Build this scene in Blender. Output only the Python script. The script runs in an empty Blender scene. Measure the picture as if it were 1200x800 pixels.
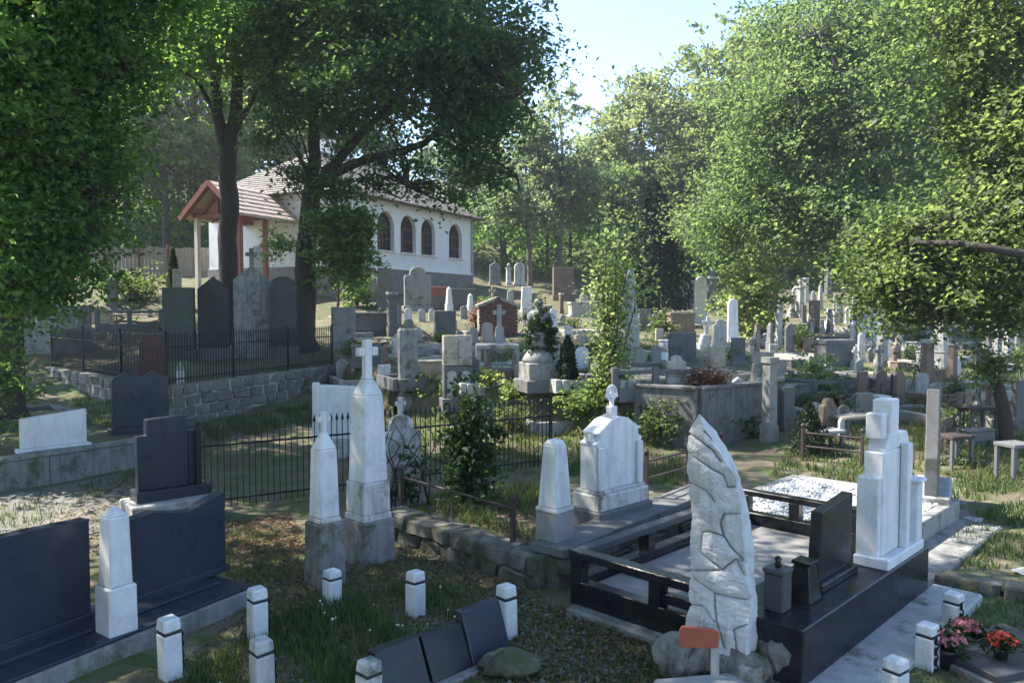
import bpy, bmesh, math, random
import numpy as np
from mathutils import Vector, Matrix
R = math.radians
random.seed(7)
rng = np.random.default_rng(11)
sc = bpy.context.scene
col = sc.collection

# ------------------------------------------------------------------ camera
CAM_Z, FPX, PITCH = 2.9, 920.0, math.atan(40 / 920)
cam = bpy.data.objects.new('camera', bpy.data.cameras.new('camera'))
col.objects.link(cam)
cam.location = (0, 0, CAM_Z)
cam.rotation_euler = (math.pi / 2 - PITCH, 0, 0)
cam.data.sensor_width = 36
cam.data.lens = 36 * FPX / 1200
cam.data.clip_end = 2000
cam.data.clip_start = 0.05
sc.camera = cam

# ------------------------------------------------------------------ sky, sun
SUN_EL, SUN_AZ = 52.0, -72.0        # azimuth measured from +Y, negative = left
w = bpy.data.worlds.new('World'); sc.world = w; w.use_nodes = True
nt = w.node_tree
sky = nt.nodes.new('ShaderNodeTexSky'); sky.sky_type = 'NISHITA'; sky.sun_disc = False
sky.sun_elevation = R(SUN_EL); sky.sun_rotation = R(SUN_AZ)
sky.air_density = .9; sky.dust_density = 0.15; sky.ozone_density = 2.4
nt.links.new(sky.outputs[0], nt.nodes['Background'].inputs[0])
nt.nodes['Background'].inputs[1].default_value = 0.15
sl = bpy.data.lights.new('sun', 'SUN'); sl.energy = 5.0; sl.angle = R(0.53); sl.color = (1, 0.94, 0.84)
sun = bpy.data.objects.new('sun', sl); col.objects.link(sun)
sd = Vector((math.sin(R(SUN_AZ)) * math.cos(R(SUN_EL)), math.cos(R(SUN_AZ)) * math.cos(R(SUN_EL)), math.sin(R(SUN_EL))))
sun.rotation_euler = (-sd).to_track_quat('-Z', 'Y').to_euler()
sun.location = (-20, 30, 40)
vs = sc.view_settings
vs.view_transform = 'Standard'; vs.look = 'None'; vs.exposure = 1.75; vs.gamma = 1.0
sc.cycles.use_denoising = True
sc.cycles.max_bounces = 10; sc.cycles.diffuse_bounces = 7; sc.cycles.transmission_bounces = 7
sc.cycles.sample_clamp_indirect = 6.0

# ------------------------------------------------------------------ pixel -> world helpers (photo 1200x800)
_cp, _sp = math.cos(PITCH), math.sin(PITCH)
def ray(px, py):
    a, b = (px - 600) / FPX, (400 - py) / FPX
    return np.array([a, _cp + b * _sp, -_sp + b * _cp])      # y comp is close to 1
def at(px, py, d):
    r = ray(px, py); r = r / r[1] * d
    return Vector((r[0], r[1], CAM_Z + r[2]))
def G(px, py, z=0.0):
    r = ray(px, py); t = (z - CAM_Z) / r[2]
    return Vector((r[0] * t, r[1] * t, z))

# ------------------------------------------------------------------ terrain
LOW = [(-40,2,0),(-14,2,0),(-5,3,0),(0,3,0),(5,3,0),(14,3,.15),(40,2,1),(-10,9,0),(-4,9,0),(0,9,0),(5,9,0),(13,9,.25),
       (-6,14,.05),(-3,14,0),(1,13,0),(5,14.5,.05),(9,15,.2),(16,15,.6),(-6,19,.25),(-4,22,.35),(0,18,.2),(6,19,.35),(11,20,.6),(19,20,1.1),
       (8,27,.95),(14,28,1.25),(22,29,1.9),(11,36,1.7),(20,36,2.1),(35,36,3.2),(-14,20,.7),(-25,20,.9)]
UP = [(-25,20,1.1),(-14,22,1.2),(-8,18,1.15),(-5,24,1.3),(-10,26,1.55),(-20,28,2.0),(0,20,1.15),(3.8,16.5,1.2),(6,18,1.2),(0,26,1.65),(6,26,1.5),
      (-3.5,30,2.3),(3,32,2.1),(8,34,1.9),(-7,33,3.0),(-14,34,3.55),(-24,35,4.4)]
FAR = [(-2.5,46,3.9),(-8,37,3.4),(-17,42,4.8),(-10,41,4.2),(-28,42,5.4),(3,45,3.3),(11,45,2.5),(25,46,3.2),(45,46,4.5),(2,52,4.6),(-30,60,9),(-10,60,7.5),
       (12,58,4.8),(30,60,6),(60,60,8),(-80,60,12),(-70,90,18),(-20,90,16),(20,90,13),(70,90,16),(-90,150,32),(0,150,30),(90,150,32),(-90,2,2),(90,2,3),(-60,-40,1),(0,-40,0),(60,-40,1)]
def rbf(pts):
    P = np.array(pts, float); n = len(P)
    D = np.sqrt(((P[:, None, :2] - P[None, :, :2]) ** 2).sum(-1))
    A = np.zeros((n + 3, n + 3)); A[:n, :n] = D; A[:n, n] = 1; A[:n, n+1:] = P[:, :2]; A[n, :n] = 1; A[n+1:, :n] = P[:, :2].T
    c = np.linalg.solve(A, np.concatenate([P[:, 2], [0, 0, 0]]))
    def f(xy):
        d = np.sqrt(((xy[:, None, :] - P[None, :, :2]) ** 2).sum(-1))
        return d @ c[:n] + c[n] + xy @ c[n+1:]
    return f
f_low, f_up = rbf(LOW + FAR), rbf(UP + FAR + [(10, 36, 2.0), (14, 28, 1.3), (0, 9, 0.5)])
TERR = np.array([(-60,34),(-13.5,23),(-7.66,17.4),(-5.5,23.6),(-2.6,19.2),(3.7,15.7),(5.9,17.3),(8,24),(10,34),(10,60),(-60,60)], float)
TERR2 = np.array([(-12,6.2),(-6.5,14.2),(-7.7,17.6),(-20,30),(-40,26),(-40,6.2)], float)
PLOT = np.array([(.36,8.2),(2.75,10.9),(.9,12.6),(-1.5,10.0)], float)
def poly_sd(xy, poly):
    n = len(poly); inside = np.zeros(len(xy), bool); dm = np.full(len(xy), 1e9)
    x, y = xy[:, 0], xy[:, 1]
    for i in range(n):
        a, b = poly[i], poly[(i+1) % n]
        c = ((a[1] > y) != (b[1] > y)) & (x < (b[0]-a[0]) * (y-a[1]) / (b[1]-a[1] + 1e-12) + a[0])
        inside ^= c
        ab = b - a; t = np.clip(((xy - a) @ ab) / (ab @ ab), 0, 1)
        dm = np.minimum(dm, np.sqrt(((xy - a - t[:, None] * ab) ** 2).sum(-1)))
    return np.where(inside, dm, -dm)
def sst(v, a, b):
    t = np.clip((v - a) / (b - a), 0, 1); return t * t * (3 - 2 * t)
def terrain(xy):
    xy = np.atleast_2d(np.asarray(xy, float))
    lo, up = f_low(xy), f_up(xy)
    s = sst(poly_sd(xy, TERR), 0.0, 0.35)
    z = lo * (1 - s) + np.maximum(up, lo) * s
    z2 = sst(poly_sd(xy, TERR2), 0.0, 0.3) * 0.5
    z = np.where(s > .5, z, np.maximum(z, z2 + .04 * (z2 > .01)) * (1 - s) + z * s)
    z = z + .28 * sst(poly_sd(xy, PLOT), 0.05, 0.3)
    flat = sst(xy[:, 1], 10, 22)
    x, y = xy[:, 0], xy[:, 1]
    z = z + (.02 + .03 * flat) * (np.sin(x * 1.7 + 1.3 * np.sin(y * .9)) * np.cos(y * 1.3 + .7) + .5 * np.sin(x * 4.1 + y * 2.3))
    return z
_terrain0 = terrain
def terrain(xy):
    return np.minimum(_terrain0(xy), 24.0)
def tz(x, y): return float(terrain([(x, y)])[0])
def T(px, py):
    """where the view ray of a photo pixel meets the ground"""
    r = ray(px, py); r = r / r[1]
    ys = np.concatenate([np.arange(3, 40, .05), np.arange(40, 140, .25)])
    zz = terrain(np.stack([r[0] * ys, ys], 1)); hit = np.nonzero(CAM_Z + r[2] * ys <= zz)[0]
    y = ys[hit[0]] if len(hit) else 60.0
    return Vector((r[0] * y, y, tz(r[0] * y, y)))

# ------------------------------------------------------------------ object helpers
def tag(o, label=None, cat=None, group=None, kind=None):
    if label: o['label'] = label
    if cat: o['category'] = cat
    if group: o['group'] = group
    if kind: o['kind'] = kind
    return o
def empty(name, loc, rz=0, label=None, cat=None, group=None):
    o = bpy.data.objects.new(name, None); col.objects.link(o)
    o.location = loc; o.rotation_euler = (0, 0, rz); o.empty_display_size = .2
    return tag(o, label, cat, group)
def link(name, me, mat, parent=None, loc=None, rz=None):
    o = bpy.data.objects.new(name, me); col.objects.link(o)
    if mat is not None and not me.materials: me.materials.append(mat)
    if parent: o.parent = parent
    if loc is not None: o.location = loc
    if rz is not None: o.rotation_euler = (0, 0, rz)
    return o
class MB:
    def __init__(s): s.v = []; s.f = []
    def add(s, v, f):
        n = len(s.v); s.v += [tuple(p) for p in v]; s.f += [tuple(i + n for i in q) for q in f]; return s
    def box(s, c, d, rz=0, rx=0, ry=0):
        m = Matrix.Rotation(rz, 3, 'Z') @ Matrix.Rotation(rx, 3, 'X') @ Matrix.Rotation(ry, 3, 'Y')
        v = [Vector(c) + m @ Vector((x * d[0] / 2, y * d[1] / 2, z * d[2] / 2)) for z in (-1, 1) for y in (-1, 1) for x in (-1, 1)]
        return s.add(v, [(0,2,3,1),(4,5,7,6),(0,1,5,4),(2,6,7,3),(0,4,6,2),(1,3,7,5)])
    def frus(s, z0, z1, a, b, c=(0, 0), c1=None):
        c1 = c1 or c
        v = [(c[0] + x * a[0] / 2, c[1] + y * a[1] / 2, z0) for y in (-1, 1) for x in (-1, 1)] + \
            [(c1[0] + x * b[0] / 2, c1[1] + y * b[1] / 2, z1) for y in (-1, 1) for x in (-1, 1)]
        return s.add(v, [(0,2,3,1),(4,5,7,6),(0,1,5,4),(2,6,7,3),(0,4,6,2),(1,3,7,5)])
    def prism(s, prof, y0, y1):
        n = len(prof)
        v = [(x, y0, z) for x, z in prof] + [(x, y1, z) for x, z in prof]
        f = [tuple(range(n)), tuple(range(2 * n - 1, n - 1, -1))] + [(i, i + n, (i + 1) % n + n, (i + 1) % n) for i in range(n)]
        return s.add(v, f)
    def tube(s, pts, rad, n=8, cap=True):
        pts = [Vector(p) for p in pts]
        if not hasattr(rad, '__len__'): rad = [rad] * len(pts)
        rings = []; nrm = None
        for i, p in enumerate(pts):
            t = (pts[min(i + 1, len(pts) - 1)] - pts[max(i - 1, 0)]).normalized()
            if nrm is None: nrm = t.orthogonal().normalized()
            nrm = (nrm - t * nrm.dot(t)).normalized(); b = t.cross(nrm)
            rings.append([p + (nrm * math.cos(2*math.pi*k/n) + b * math.sin(2*math.pi*k/n)) * rad[i] for k in range(n)])
        v = [q for r in rings for q in r]; f = []
        for i in range(len(pts) - 1):
            for k in range(n):
                a, b2 = i * n + k, i * n + (k + 1) % n
                f.append((a, b2, b2 + n, a + n))
        if cap: f += [tuple(range(n - 1, -1, -1)), tuple(range((len(pts) - 1) * n, len(pts) * n))]
        return s.add(v, f)
    def lathe(s, prof, n=14, c=(0, 0)):
        v = []; f = []
        for r, z in prof:
            v += [(c[0] + r * math.cos(2*math.pi*k/n), c[1] + r * math.sin(2*math.pi*k/n), z) for k in range(n)]
        for i in range(len(prof) - 1):
            for k in range(n):
                a, b = i * n + k, i * n + (k + 1) % n
                f.append((a, b, b + n, a + n))
        f += [tuple(range(n - 1, -1, -1)), tuple(range((len(prof) - 1) * n, len(prof) * n))]
        return s.add(v, f)
    def mesh(s, name, bevel=0, smooth=False):
        me = bpy.data.meshes.new(name); me.from_pydata(s.v, [], s.f)
        if bevel or smooth:
            bm = bmesh.new(); bm.from_mesh(me)
            bmesh.ops.recalc_face_normals(bm, faces=bm.faces)
            if bevel:
                ed = [e for e in bm.edges if len(e.link_faces) == 2 and e.calc_face_angle(0) > .4]
                bmesh.ops.bevel(bm, geom=ed, offset=bevel, segments=1, affect='EDGES', profile=.5, clamp_overlap=True)
            if smooth:
                for f in bm.faces: f.smooth = True
            bm.to_mesh(me); bm.free()
        else:
            bm = bmesh.new(); bm.from_mesh(me); bmesh.ops.recalc_face_normals(bm, faces=bm.faces); bm.to_mesh(me); bm.free()
        me.update(); return me
    def build(s, name, mat, parent=None, bevel=0, smooth=False, loc=None, rz=None):
        return link(name, s.mesh(name, bevel, smooth), mat, parent, loc, rz)

# ------------------------------------------------------------------ materials
def newmat(name):
    m = bpy.data.materials.new(name); m.use_nodes = True; n = m.node_tree
    return m, n, n.nodes['Principled BSDF']
def N(n, t, **k):
    o = n.nodes.new(t)
    for a, b in k.items():
        if isinstance(b, (int, float, str, tuple)) and a in o.inputs: o.inputs[a].default_value = b
        else: setattr(o, a, b)
    return o
def noise(n, vec, scale, detail=5, rough=.6):
    o = n.nodes.new('ShaderNodeTexNoise'); o.inputs['Scale'].default_value = scale
    o.inputs['Detail'].default_value = detail; o.inputs['Roughness'].default_value = rough
    n.links.new(vec, o.inputs['Vector']); return o.outputs['Fac']
def ramp(n, fac, stops):
    o = n.nodes.new('ShaderNodeValToRGB'); e = o.color_ramp.elements
    while len(e) < len(stops): e.new(.5)
    for q, (p, c) in zip(e, stops): q.position = p; q.color = c if len(c) == 4 else (*c, 1)
    n.links.new(fac, o.inputs[0]); return o.outputs[0]
def mix(n, fac, a, b, mode='MIX'):
    o = n.nodes.new('ShaderNodeMix'); o.data_type = 'RGBA'; o.blend_type = mode
    for sck, v in ((o.inputs[0], fac), (o.inputs[6], a), (o.inputs[7], b)):
        if isinstance(v, (int, float)): sck.default_value = v
        elif isinstance(v, tuple): sck.default_value = v if len(v) == 4 else (*v, 1)
        else: n.links.new(v, sck)
    return o.outputs[2]
def worldish(n, sx=1, sy=1, sz=1):
    """world position scaled, so that copies of a shape never carry the same pattern"""
    g = n.nodes.new('ShaderNodeNewGeometry'); m = n.nodes.new('ShaderNodeMapping'); m.inputs['Scale'].default_value = (sx, sy, sz)
    n.links.new(g.outputs['Position'], m.inputs[0]); return m.outputs[0]
def bump(n, bs, h, strength, dist=.02):
    b = n.nodes.new('ShaderNodeBump'); b.inputs['Strength'].default_value = strength; b.inputs['Distance'].default_value = dist
    n.links.new(h, b.inputs['Height']); n.links.new(b.outputs[0], bs.inputs['Normal'])
def stone(name, c, dark=.55, moss=0.0, rough=.8, grain=60, stain=.5, bmp=.35):
    m, n, bs = newmat(name)
    p = worldish(n); ps = worldish(n, 6, 6, .55)
    base = mix(n, noise(n, p, 3.5, 6), tuple(x * .82 for x in c), tuple(min(1, x * 1.12) for x in c))
    streak = ramp(n, noise(n, ps, 1.6, 6, .65), [(.46, (0, 0, 0)), (.68, (1, 1, 1))])
    blot = ramp(n, noise(n, p, 5.0, 8, .7), [(.48, (0, 0, 0)), (.66, (1, 1, 1))])
    st = mix(n, 1.0, streak, blot, 'LIGHTEN')
    mul = n.nodes.new('ShaderNodeMath'); mul.operation = 'MULTIPLY'; mul.inputs[1].default_value = stain
    n.links.new(st, mul.inputs[0])
    base = mix(n, mul.outputs[0], base, tuple(x * dark * f for x, f in zip(c, (.98, .97, .93))))
    if moss:
        mm = ramp(n, noise(n, p, 2.6, 8, .7), [(.56 - moss * .15, (0, 0, 0)), (.7 - moss * .12, (1, 1, 1))])
        base = mix(n, mm, base, (.07, .075, .035))
    g = noise(n, p, grain, 3)
    base = mix(n, .25, base, ramp(n, g, [(.3, (.25, .25, .25)), (.7, (1, 1, 1))]), 'MULTIPLY')
    n.links.new(base, bs.inputs['Base Color']); bs.inputs['Roughness'].default_value = rough
    hh = mix(n, .5, noise(n, p, 14, 8, .7), g); bump(n, bs, hh, bmp, .02)
    return m
def granite(name, c, rough=.16, speck=.08):
    m, n, bs = newmat(name); p = worldish(n)
    f = ramp(n, noise(n, p, 220, 2), [(.45, (0, 0, 0)), (.75, (1, 1, 1))])
    base = mix(n, f, c, tuple(min(1, x + speck) for x in c))
    dust = ramp(n, noise(n, p, 2.2, 7, .7), [(.45, (0, 0, 0)), (.8, (.22, .22, .22))])
    base = mix(n, dust, base, (.10, .098, .095))
    n.links.new(base, bs.inputs['Base Color'])
    bs.inputs['Specular IOR Level'].default_value = .32
    r = ramp(n, noise(n, p, 3, 6), [(.3, (rough,) * 3), (.75, (rough + .28,) * 3)]); n.links.new(r, bs.inputs['Roughness'])
    return m
def plain(name, c, rough=.6, var=.25, scale=8, bmp=.1, metal=0.0):
    m, n, bs = newmat(name); p = worldish(n)
    f = noise(n, p, scale, 6, .65)
    n.links.new(mix(n, f, tuple(x * (1 - var) for x in c), tuple(min(1, x * (1 + var)) for x in c)), bs.inputs['Base Color'])
    bs.inputs['Roughness'].default_value = rough; bs.inputs['Metallic'].default_value = metal
    if bmp: bump(n, bs, f, bmp)
    return m
M = {}
M['white'] = stone('white_marble', (.72, .72, .73), .5, 0, .7, 80, .55, .2)
M['white_clean'] = stone('white_marble_clean', (.74, .74, .76), .6, 0, .6, 80, .5, .18)
M['white_dirty'] = stone('weathered_marble', (.62, .61, .59), .35, .15, .85, 70, .75, .35)
M['lgrey'] = stone('light_grey_stone', (.46, .45, .43), .5, .15, .85, 60, .6)
M['grey'] = stone('grey_stone', (.30, .295, .29), .55, .2, .85, 60, .6)
M['dgrey'] = stone('dark_grey_stone', (.15, .15, .155), .6, .2, .8, 60, .5)
M['mottled'] = stone('mottled_grey_stone', (.30, .30, .30), .3, .25, .85, 60, .9)
M['tan'] = stone('tan_limestone', (.48, .42, .34), .55, .1, .88, 60, .6)
M['brown'] = stone('brown_sandstone', (.23, .17, .13), .6, .15, .88, 60, .6)
M['pink'] = stone('pinkish_stone', (.50, .38, .34), .6, 0, .85, 60, .5)
M['red'] = stone('dull_red_stone', (.28, .09, .07), .6, 0, .8, 60, .5)
M['concrete'] = stone('old_concrete', (.27, .265, .255), .35, .25, .92, 50, .7, .5)
M['concrete_dark'] = stone('dark_streaked_concrete', (.18, .18, .18), .35, .3, .95, 50, .9, .6)
M['concrete_light'] = stone('light_concrete', (.40, .40, .39), .6, .1, .92, 50, .6, .4)
M['moss_stone'] = stone('mossy_rubble', (.18, .165, .145), .3, .8, .95, 30, .8, .8)
M['rubble'] = stone('rubble_wall_stone', (.19, .18, .165), .5, .35, .95, 30, .7, .7)
M['boulder'] = stone('boulder_stone', (.24, .23, .215), .25, .35, .95, 25, .9, .9)
M['black'] = granite('black_granite', (.007, .008, .010), .14, .03)
M['black_soft'] = granite('sky_tinted_black_granite', (.024, .028, .044), .2, .03)  # black stone; the blue of the reflected sky is put into the base colour
M['dark_slab'] = granite('dark_grey_granite', (.05, .05, .055), .32, .08)
M['slab_grey'] = granite('grey_granite_paving', (.20, .195, .185), .3, .12)
M['iron'] = plain('black_iron', (.014, .014, .016), .55, .3, 30, .1, .3)
M['rust'] = plain('rusty_iron', (.05, .035, .03), .75, .4, 30, .2)
M['band'] = plain('dark_band', (.03, .03, .035), .6)
M['wood_grey'] = plain('grey_weathered_wood', (.22, .20, .18), .85, .35, 10, .3)
M['wood_red'] = plain('red_brown_timber', (.24, .075, .05), .7, .25, 12, .2)
M['wood_light'] = plain('pale_pine_boards', (.42, .33, .25), .8, .2, 10, .2)
M['black_face'] = granite('dark_headstone_granite', (.018, .019, .024), .3, .04)
M['dgreen'] = stone('dark_green_grey_stone', (.07, .078, .072), .6, .3, .7, 60, .5)
M['wood_dark'] = plain('dark_brown_wood', (.09, .045, .03), .6, .3, 10, .2)
M['plaster'] = stone('white_plaster', (.86, .85, .84), .8, 0, .9, 40, .25, .12)
M['plaster_pink'] = stone('warm_plaster', (.72, .62, .55), .8, 0, .9, 40, .3, .12)
M['plinth'] = stone('grey_plinth_stone', (.26, .25, .24), .55, .1, .9, 30, .6, .5)
M['brick'] = plain('red_brick', (.15, .07, .055), .9, .55, 14, .4)
M['mortar'] = plain('mortar', (.32, .28, .25), .95, .2, 14, .3)
M['tile'] = stone('weathered_roof_tile', (.27, .24, .22), .5, .1, .9, 30, .7, .5)
M['tile_pink'] = stone('pale_roof_shingle', (.56, .43, .37), .7, 0, .9, 30, .5, .4)
M['sign'] = plain('orange_paint', (.36, .09, .05), .7, .3, 14, .1)
M['pot'] = plain('dark_plastic_pot', (.03, .03, .035), .45, .2, 20, .05)
M['petal_red'] = plain('red_petals', (.62, .06, .03), .6, .3, 60, 0)
M['petal_pink'] = plain('pink_petals', (.50, .16, .18), .6, .35, 60, 0)
M['petal_white'] = plain('white_petals', (.75, .72, .60), .7, .2, 60, 0)
M['pebble'] = plain('white_pebble', (.66, .65, .63), .75, .3, 40, .2)
M['path_slab'] = stone('path_concrete', (.19, .18, .165), .6, .3, .95, 40, .6, .4)
def bark(name, c):
    m, n, bs = newmat(name); p = worldish(n, 7, 7, 1.2)
    f = noise(n, p, 3.2, 8, .7)
    n.links.new(ramp(n, f, [(.3, tuple(x * .45 for x in c)), (.7, tuple(x * 1.3 for x in c))]), bs.inputs['Base Color'])
    bs.inputs['Roughness'].default_value = .95; bump(n, bs, f, .9, .06); return m
M['bark'] = bark('dark_bark', (.060, .050, .042))
M['bark_pale'] = bark('pale_bark', (.17, .15, .125))
def leafmat(name, c, trans, tr=.5, rough=.55):
    """c: reflected colour, trans: transmitted colour"""
    m, n, bs = newmat(name)
    a = n.nodes.new('ShaderNodeAttribute'); a.attribute_name = 'var'
    oi = n.nodes.new('ShaderNodeObjectInfo')
    f = ramp(n, a.outputs['Fac'], [(0, (.55, .55, .55)), (1, (1.5, 1.4, 1.2))])
    f2 = ramp(n, oi.outputs['Random'], [(0, (.85, .9, .95)), (1, (1.15, 1.08, .95))])
    c1 = mix(n, 1.0, mix(n, 1.0, c, f, 'MULTIPLY'), f2, 'MULTIPLY'); c2 = mix(n, 1.0, mix(n, 1.0, trans, f, 'MULTIPLY'), f2, 'MULTIPLY')
    n.links.new(c1, bs.inputs['Base Color']); bs.inputs['Roughness'].default_value = rough
    t = n.nodes.new('ShaderNodeBsdfTranslucent'); n.links.new(c2, t.inputs[0])
    ms = n.nodes.new('ShaderNodeMixShader'); ms.inputs[0].default_value = tr
    n.links.new(bs.outputs[0], ms.inputs[1]); n.links.new(t.outputs[0], ms.inputs[2])
    n.links.new(ms.outputs[0], n.nodes['Material Output'].inputs[0]); return m
M['leaf_dark'] = leafmat('dark_maple_leaf', (.07, .135, .05), (.24, .44, .09), .52)
M['leaf_blue'] = leafmat('dark_canopy_leaf', (.05, .095, .045), (.17, .30, .07), .5)
M['leaf_mid'] = leafmat('mid_green_leaf', (.08, .13, .05), (.27, .42, .11), .52)
M['leaf_bright'] = leafmat('bright_green_leaf', (.09, .135, .062), (.25, .36, .11), .52)
M['leaf_pale'] = leafmat('pale_green_leaf', (.115, .155, .085), (.30, .40, .17), .52)
M['leaf_lime'] = leafmat('lime_leaf', (.16, .22, .09), (.42, .54, .18), .52)
M['leaf_shrub'] = leafmat('shrub_leaf', (.07, .10, .035), (.16, .24, .06), .42)
M['needle'] = leafmat('dark_needle', (.022, .042, .022), (.04, .075, .03), .3)
M['needle_green'] = leafmat('thuja_needle', (.045, .075, .022), (.08, .12, .03), .3)
M['ivy'] = leafmat('ivy_leaf', (.025, .055, .018), (.06, .12, .02), .3)
M['grass'] = leafmat('grass_blade', (.055, .095, .03), (.15, .22, .06), .42)
M['grass_dry'] = leafmat('dry_grass_blade', (.15, .125, .07), (.22, .19, .10), .35)
M['dead_leaf'] = leafmat('dead_brown_leaf', (.17, .095, .05), (.16, .09, .045), .3)
M['heather'] = leafmat('reddish_shrub_leaf', (.17, .085, .06), (.24, .11, .07), .4)

def groundmat():
    m, n, bs = newmat('cemetery_soil'); p = worldish(n)
    a = noise(n, p, .55, 9, .62); b = noise(n, p, 2.3, 9, .7); c = noise(n, p, 18, 6, .7); d = noise(n, p, 70, 4, .6)
    soil = ramp(n, c, [(.3, (.05, .037, .026)), (.55, (.125, .092, .062)), (.8, (.25, .20, .145))])
    dry = ramp(n, d, [(.3, (.10, .085, .055)), (.7, (.22, .19, .13))])
    grn = ramp(n, d, [(.3, (.03, .055, .012)), (.7, (.10, .14, .035))])
    x = mix(n, ramp(n, a, [(.42, (0, 0, 0)), (.6, (1, 1, 1))]), soil, dry)
    x = mix(n, ramp(n, b, [(.46, (0, 0, 0)), (.58, (1, 1, 1))]), x, grn)
    n.links.new(x, bs.inputs['Base Color']); bs.inputs['Roughness'].default_value = .97
    bump(n, bs, mix(n, .5, c, d), .8, .04); return m
M['ground'] = groundmat()

# ------------------------------------------------------------------ ground sheet
def nonuni(lo, hi, a, b, fine):
    inner = np.arange(a, b + 1e-6, fine)
    out1, s, x = [], fine, b
    while x < hi: s *= 1.25; x = min(hi, x + s); out1.append(x)
    out0, s, x = [], fine, a
    while x > lo: s *= 1.25; x = max(lo, x - s); out0.append(x)
    return np.concatenate([out0[::-1], inner, out1])
gx, gy = nonuni(-260, 260, -14, 14, .16), nonuni(-120, 420, 3, 27, .16)
XX, YY = np.meshgrid(gx, gy); pts = np.stack([XX.ravel(), YY.ravel()], 1)
ZZ = np.concatenate([terrain(pts[i:i + 8000]) for i in range(0, len(pts), 8000)])
nx, ny = len(gx), len(gy)
idx = np.arange(nx * ny).reshape(ny, nx)
fq = np.stack([idx[:-1, :-1], idx[:-1, 1:], idx[1:, 1:], idx[1:, :-1]], -1).reshape(-1, 4)
def np_mesh(name, V, F, smooth=False):
    me = bpy.data.meshes.new(name); k = F.shape[1]
    me.vertices.add(len(V)); me.vertices.foreach_set('co', np.ascontiguousarray(V, np.float32).ravel())
    me.loops.add(F.size); me.loops.foreach_set('vertex_index', np.ascontiguousarray(F, np.int32).ravel())
    me.polygons.add(len(F)); me.polygons.foreach_set('loop_start', np.arange(0, F.size, k, dtype=np.int32))
    if smooth: me.polygons.foreach_set('use_smooth', np.ones(len(F), bool))
    me.update(calc_edges=True); me.validate(); return me
g = link('ground', np_mesh('ground', np.column_stack([pts, ZZ]), fq, True), M['ground']); tag(g, kind='structure')

def sheet(name, corners, mat, lift=.012, n=14):
    """a paved sheet that follows the ground between four corner points"""
    a, b, c, d = [np.array(q[:2]) for q in corners]; V = []
    for j in range(n + 1):
        for i in range(n + 1):
            s, t = i / n, j / n
            V.append((a * (1-s) + b * s) * (1-t) + (d * (1-s) + c * s) * t)
    V = np.array(V); z = terrain(V) + lift
    ii = np.arange((n+1)**2).reshape(n+1, n+1)
    F = np.stack([ii[:-1, :-1], ii[:-1, 1:], ii[1:, 1:], ii[1:, :-1]], -1).reshape(-1, 4)
    o = link(name, np_mesh(name, np.column_stack([V, z]), F, True), mat); return tag(o, kind='structure')
sheet('path', [G(-40, 660), G(190, 606), G(158, 556), G(-40, 592)], M['path_slab'])
sheet('path', [T(1105, 650), T(1150, 640), T(1120, 560), T(1095, 570)], M['path_slab'])

# ------------------------------------------------------------------ leaves
def leaf_mesh(name, C, size, droop=.35, up=.6, asp=.62, seed=0):
    """one folded four-corner blade per centre"""
    r = np.random.default_rng(seed); n = len(C)
    nz = r.normal(size=(n, 3)); nz[:, 2] = np.abs(nz[:, 2]) + up; nz /= np.linalg.norm(nz, axis=1)[:, None]
    ax = r.normal(size=(n, 3)); ax[:, 2] -= droop; ax -= nz * (ax * nz).sum(1)[:, None]; ax /= np.linalg.norm(ax, axis=1)[:, None]
    bx = np.cross(nz, ax); L = (size * (.45 + 1.0 * r.beta(2, 2.4, n)))[:, None]
    fold = nz * L * .12
    v0 = C - ax * L * .5; v2 = C + ax * L * .5 - nz * L * .12; v1 = C + bx * L * asp * .5 + fold; v3 = C - bx * L * asp * .5 + fold
    V = np.stack([v0, v1, v2, v3], 1).reshape(-1, 3); b = np.arange(n)[:, None] * 4
    F = np.concatenate([b + np.array([[0, 1, 2]]), b + np.array([[0, 2, 3]])], 1).reshape(-1, 3)
    me = np_mesh(name, V, F)
    a = me.attributes.new('var', 'FLOAT', 'POINT'); a.data.foreach_set('value', np.repeat(r.uniform(0, 1, n), 4).astype(np.float32))
    return me
def blob_points(blobs, clump=.55, per=34, hollow=.55, seed=0, flat=.6):
    """leaf centres gathered in twig clumps through the volume of ellipsoids (centre, radii, n leaves)"""
    r = np.random.default_rng(seed); out = []
    for c, rad, n in blobs:
        k = max(3, int(n / per)); d = r.normal(size=(k, 3)); d /= np.linalg.norm(d, axis=1)[:, None]
        q = d * (hollow * .6 + (1.22 - hollow * .6) * r.uniform(0, 1, k) ** .8)[:, None]
        ph = r.uniform(0, 6.28, 4)
        wob = 1 + .26 * np.sin(d[:, :1] * 5 + d[:, 1:2] * 3 + ph[0]) + .24 * np.sin(d[:, 2:] * 7 + d[:, 1:2] * 4 + ph[1]) + .2 * np.sin(d[:, :1] * 11 - d[:, 2:] * 9 + ph[2]) + r.normal(0, .08, (k, 1))
        cc = np.array(c) + q * wob * np.array(rad)
        cs = clump * r.uniform(.5, 1.35, k)
        w_ = np.repeat(np.arange(k), per); o = r.normal(size=(len(w_), 3)) * .34; o[:, 2] *= flat
        dr = d + r.normal(0, .7, (k, 3)); dr[:, 2] = dr[:, 2] * .5 - .15; dr /= np.linalg.norm(dr, axis=1)[:, None]
        o += dr[w_] * r.uniform(-1.0, 1.1, (len(w_), 1))
        out.append(cc[w_] + o * cs[w_][:, None])
    return np.concatenate(out)
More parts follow.
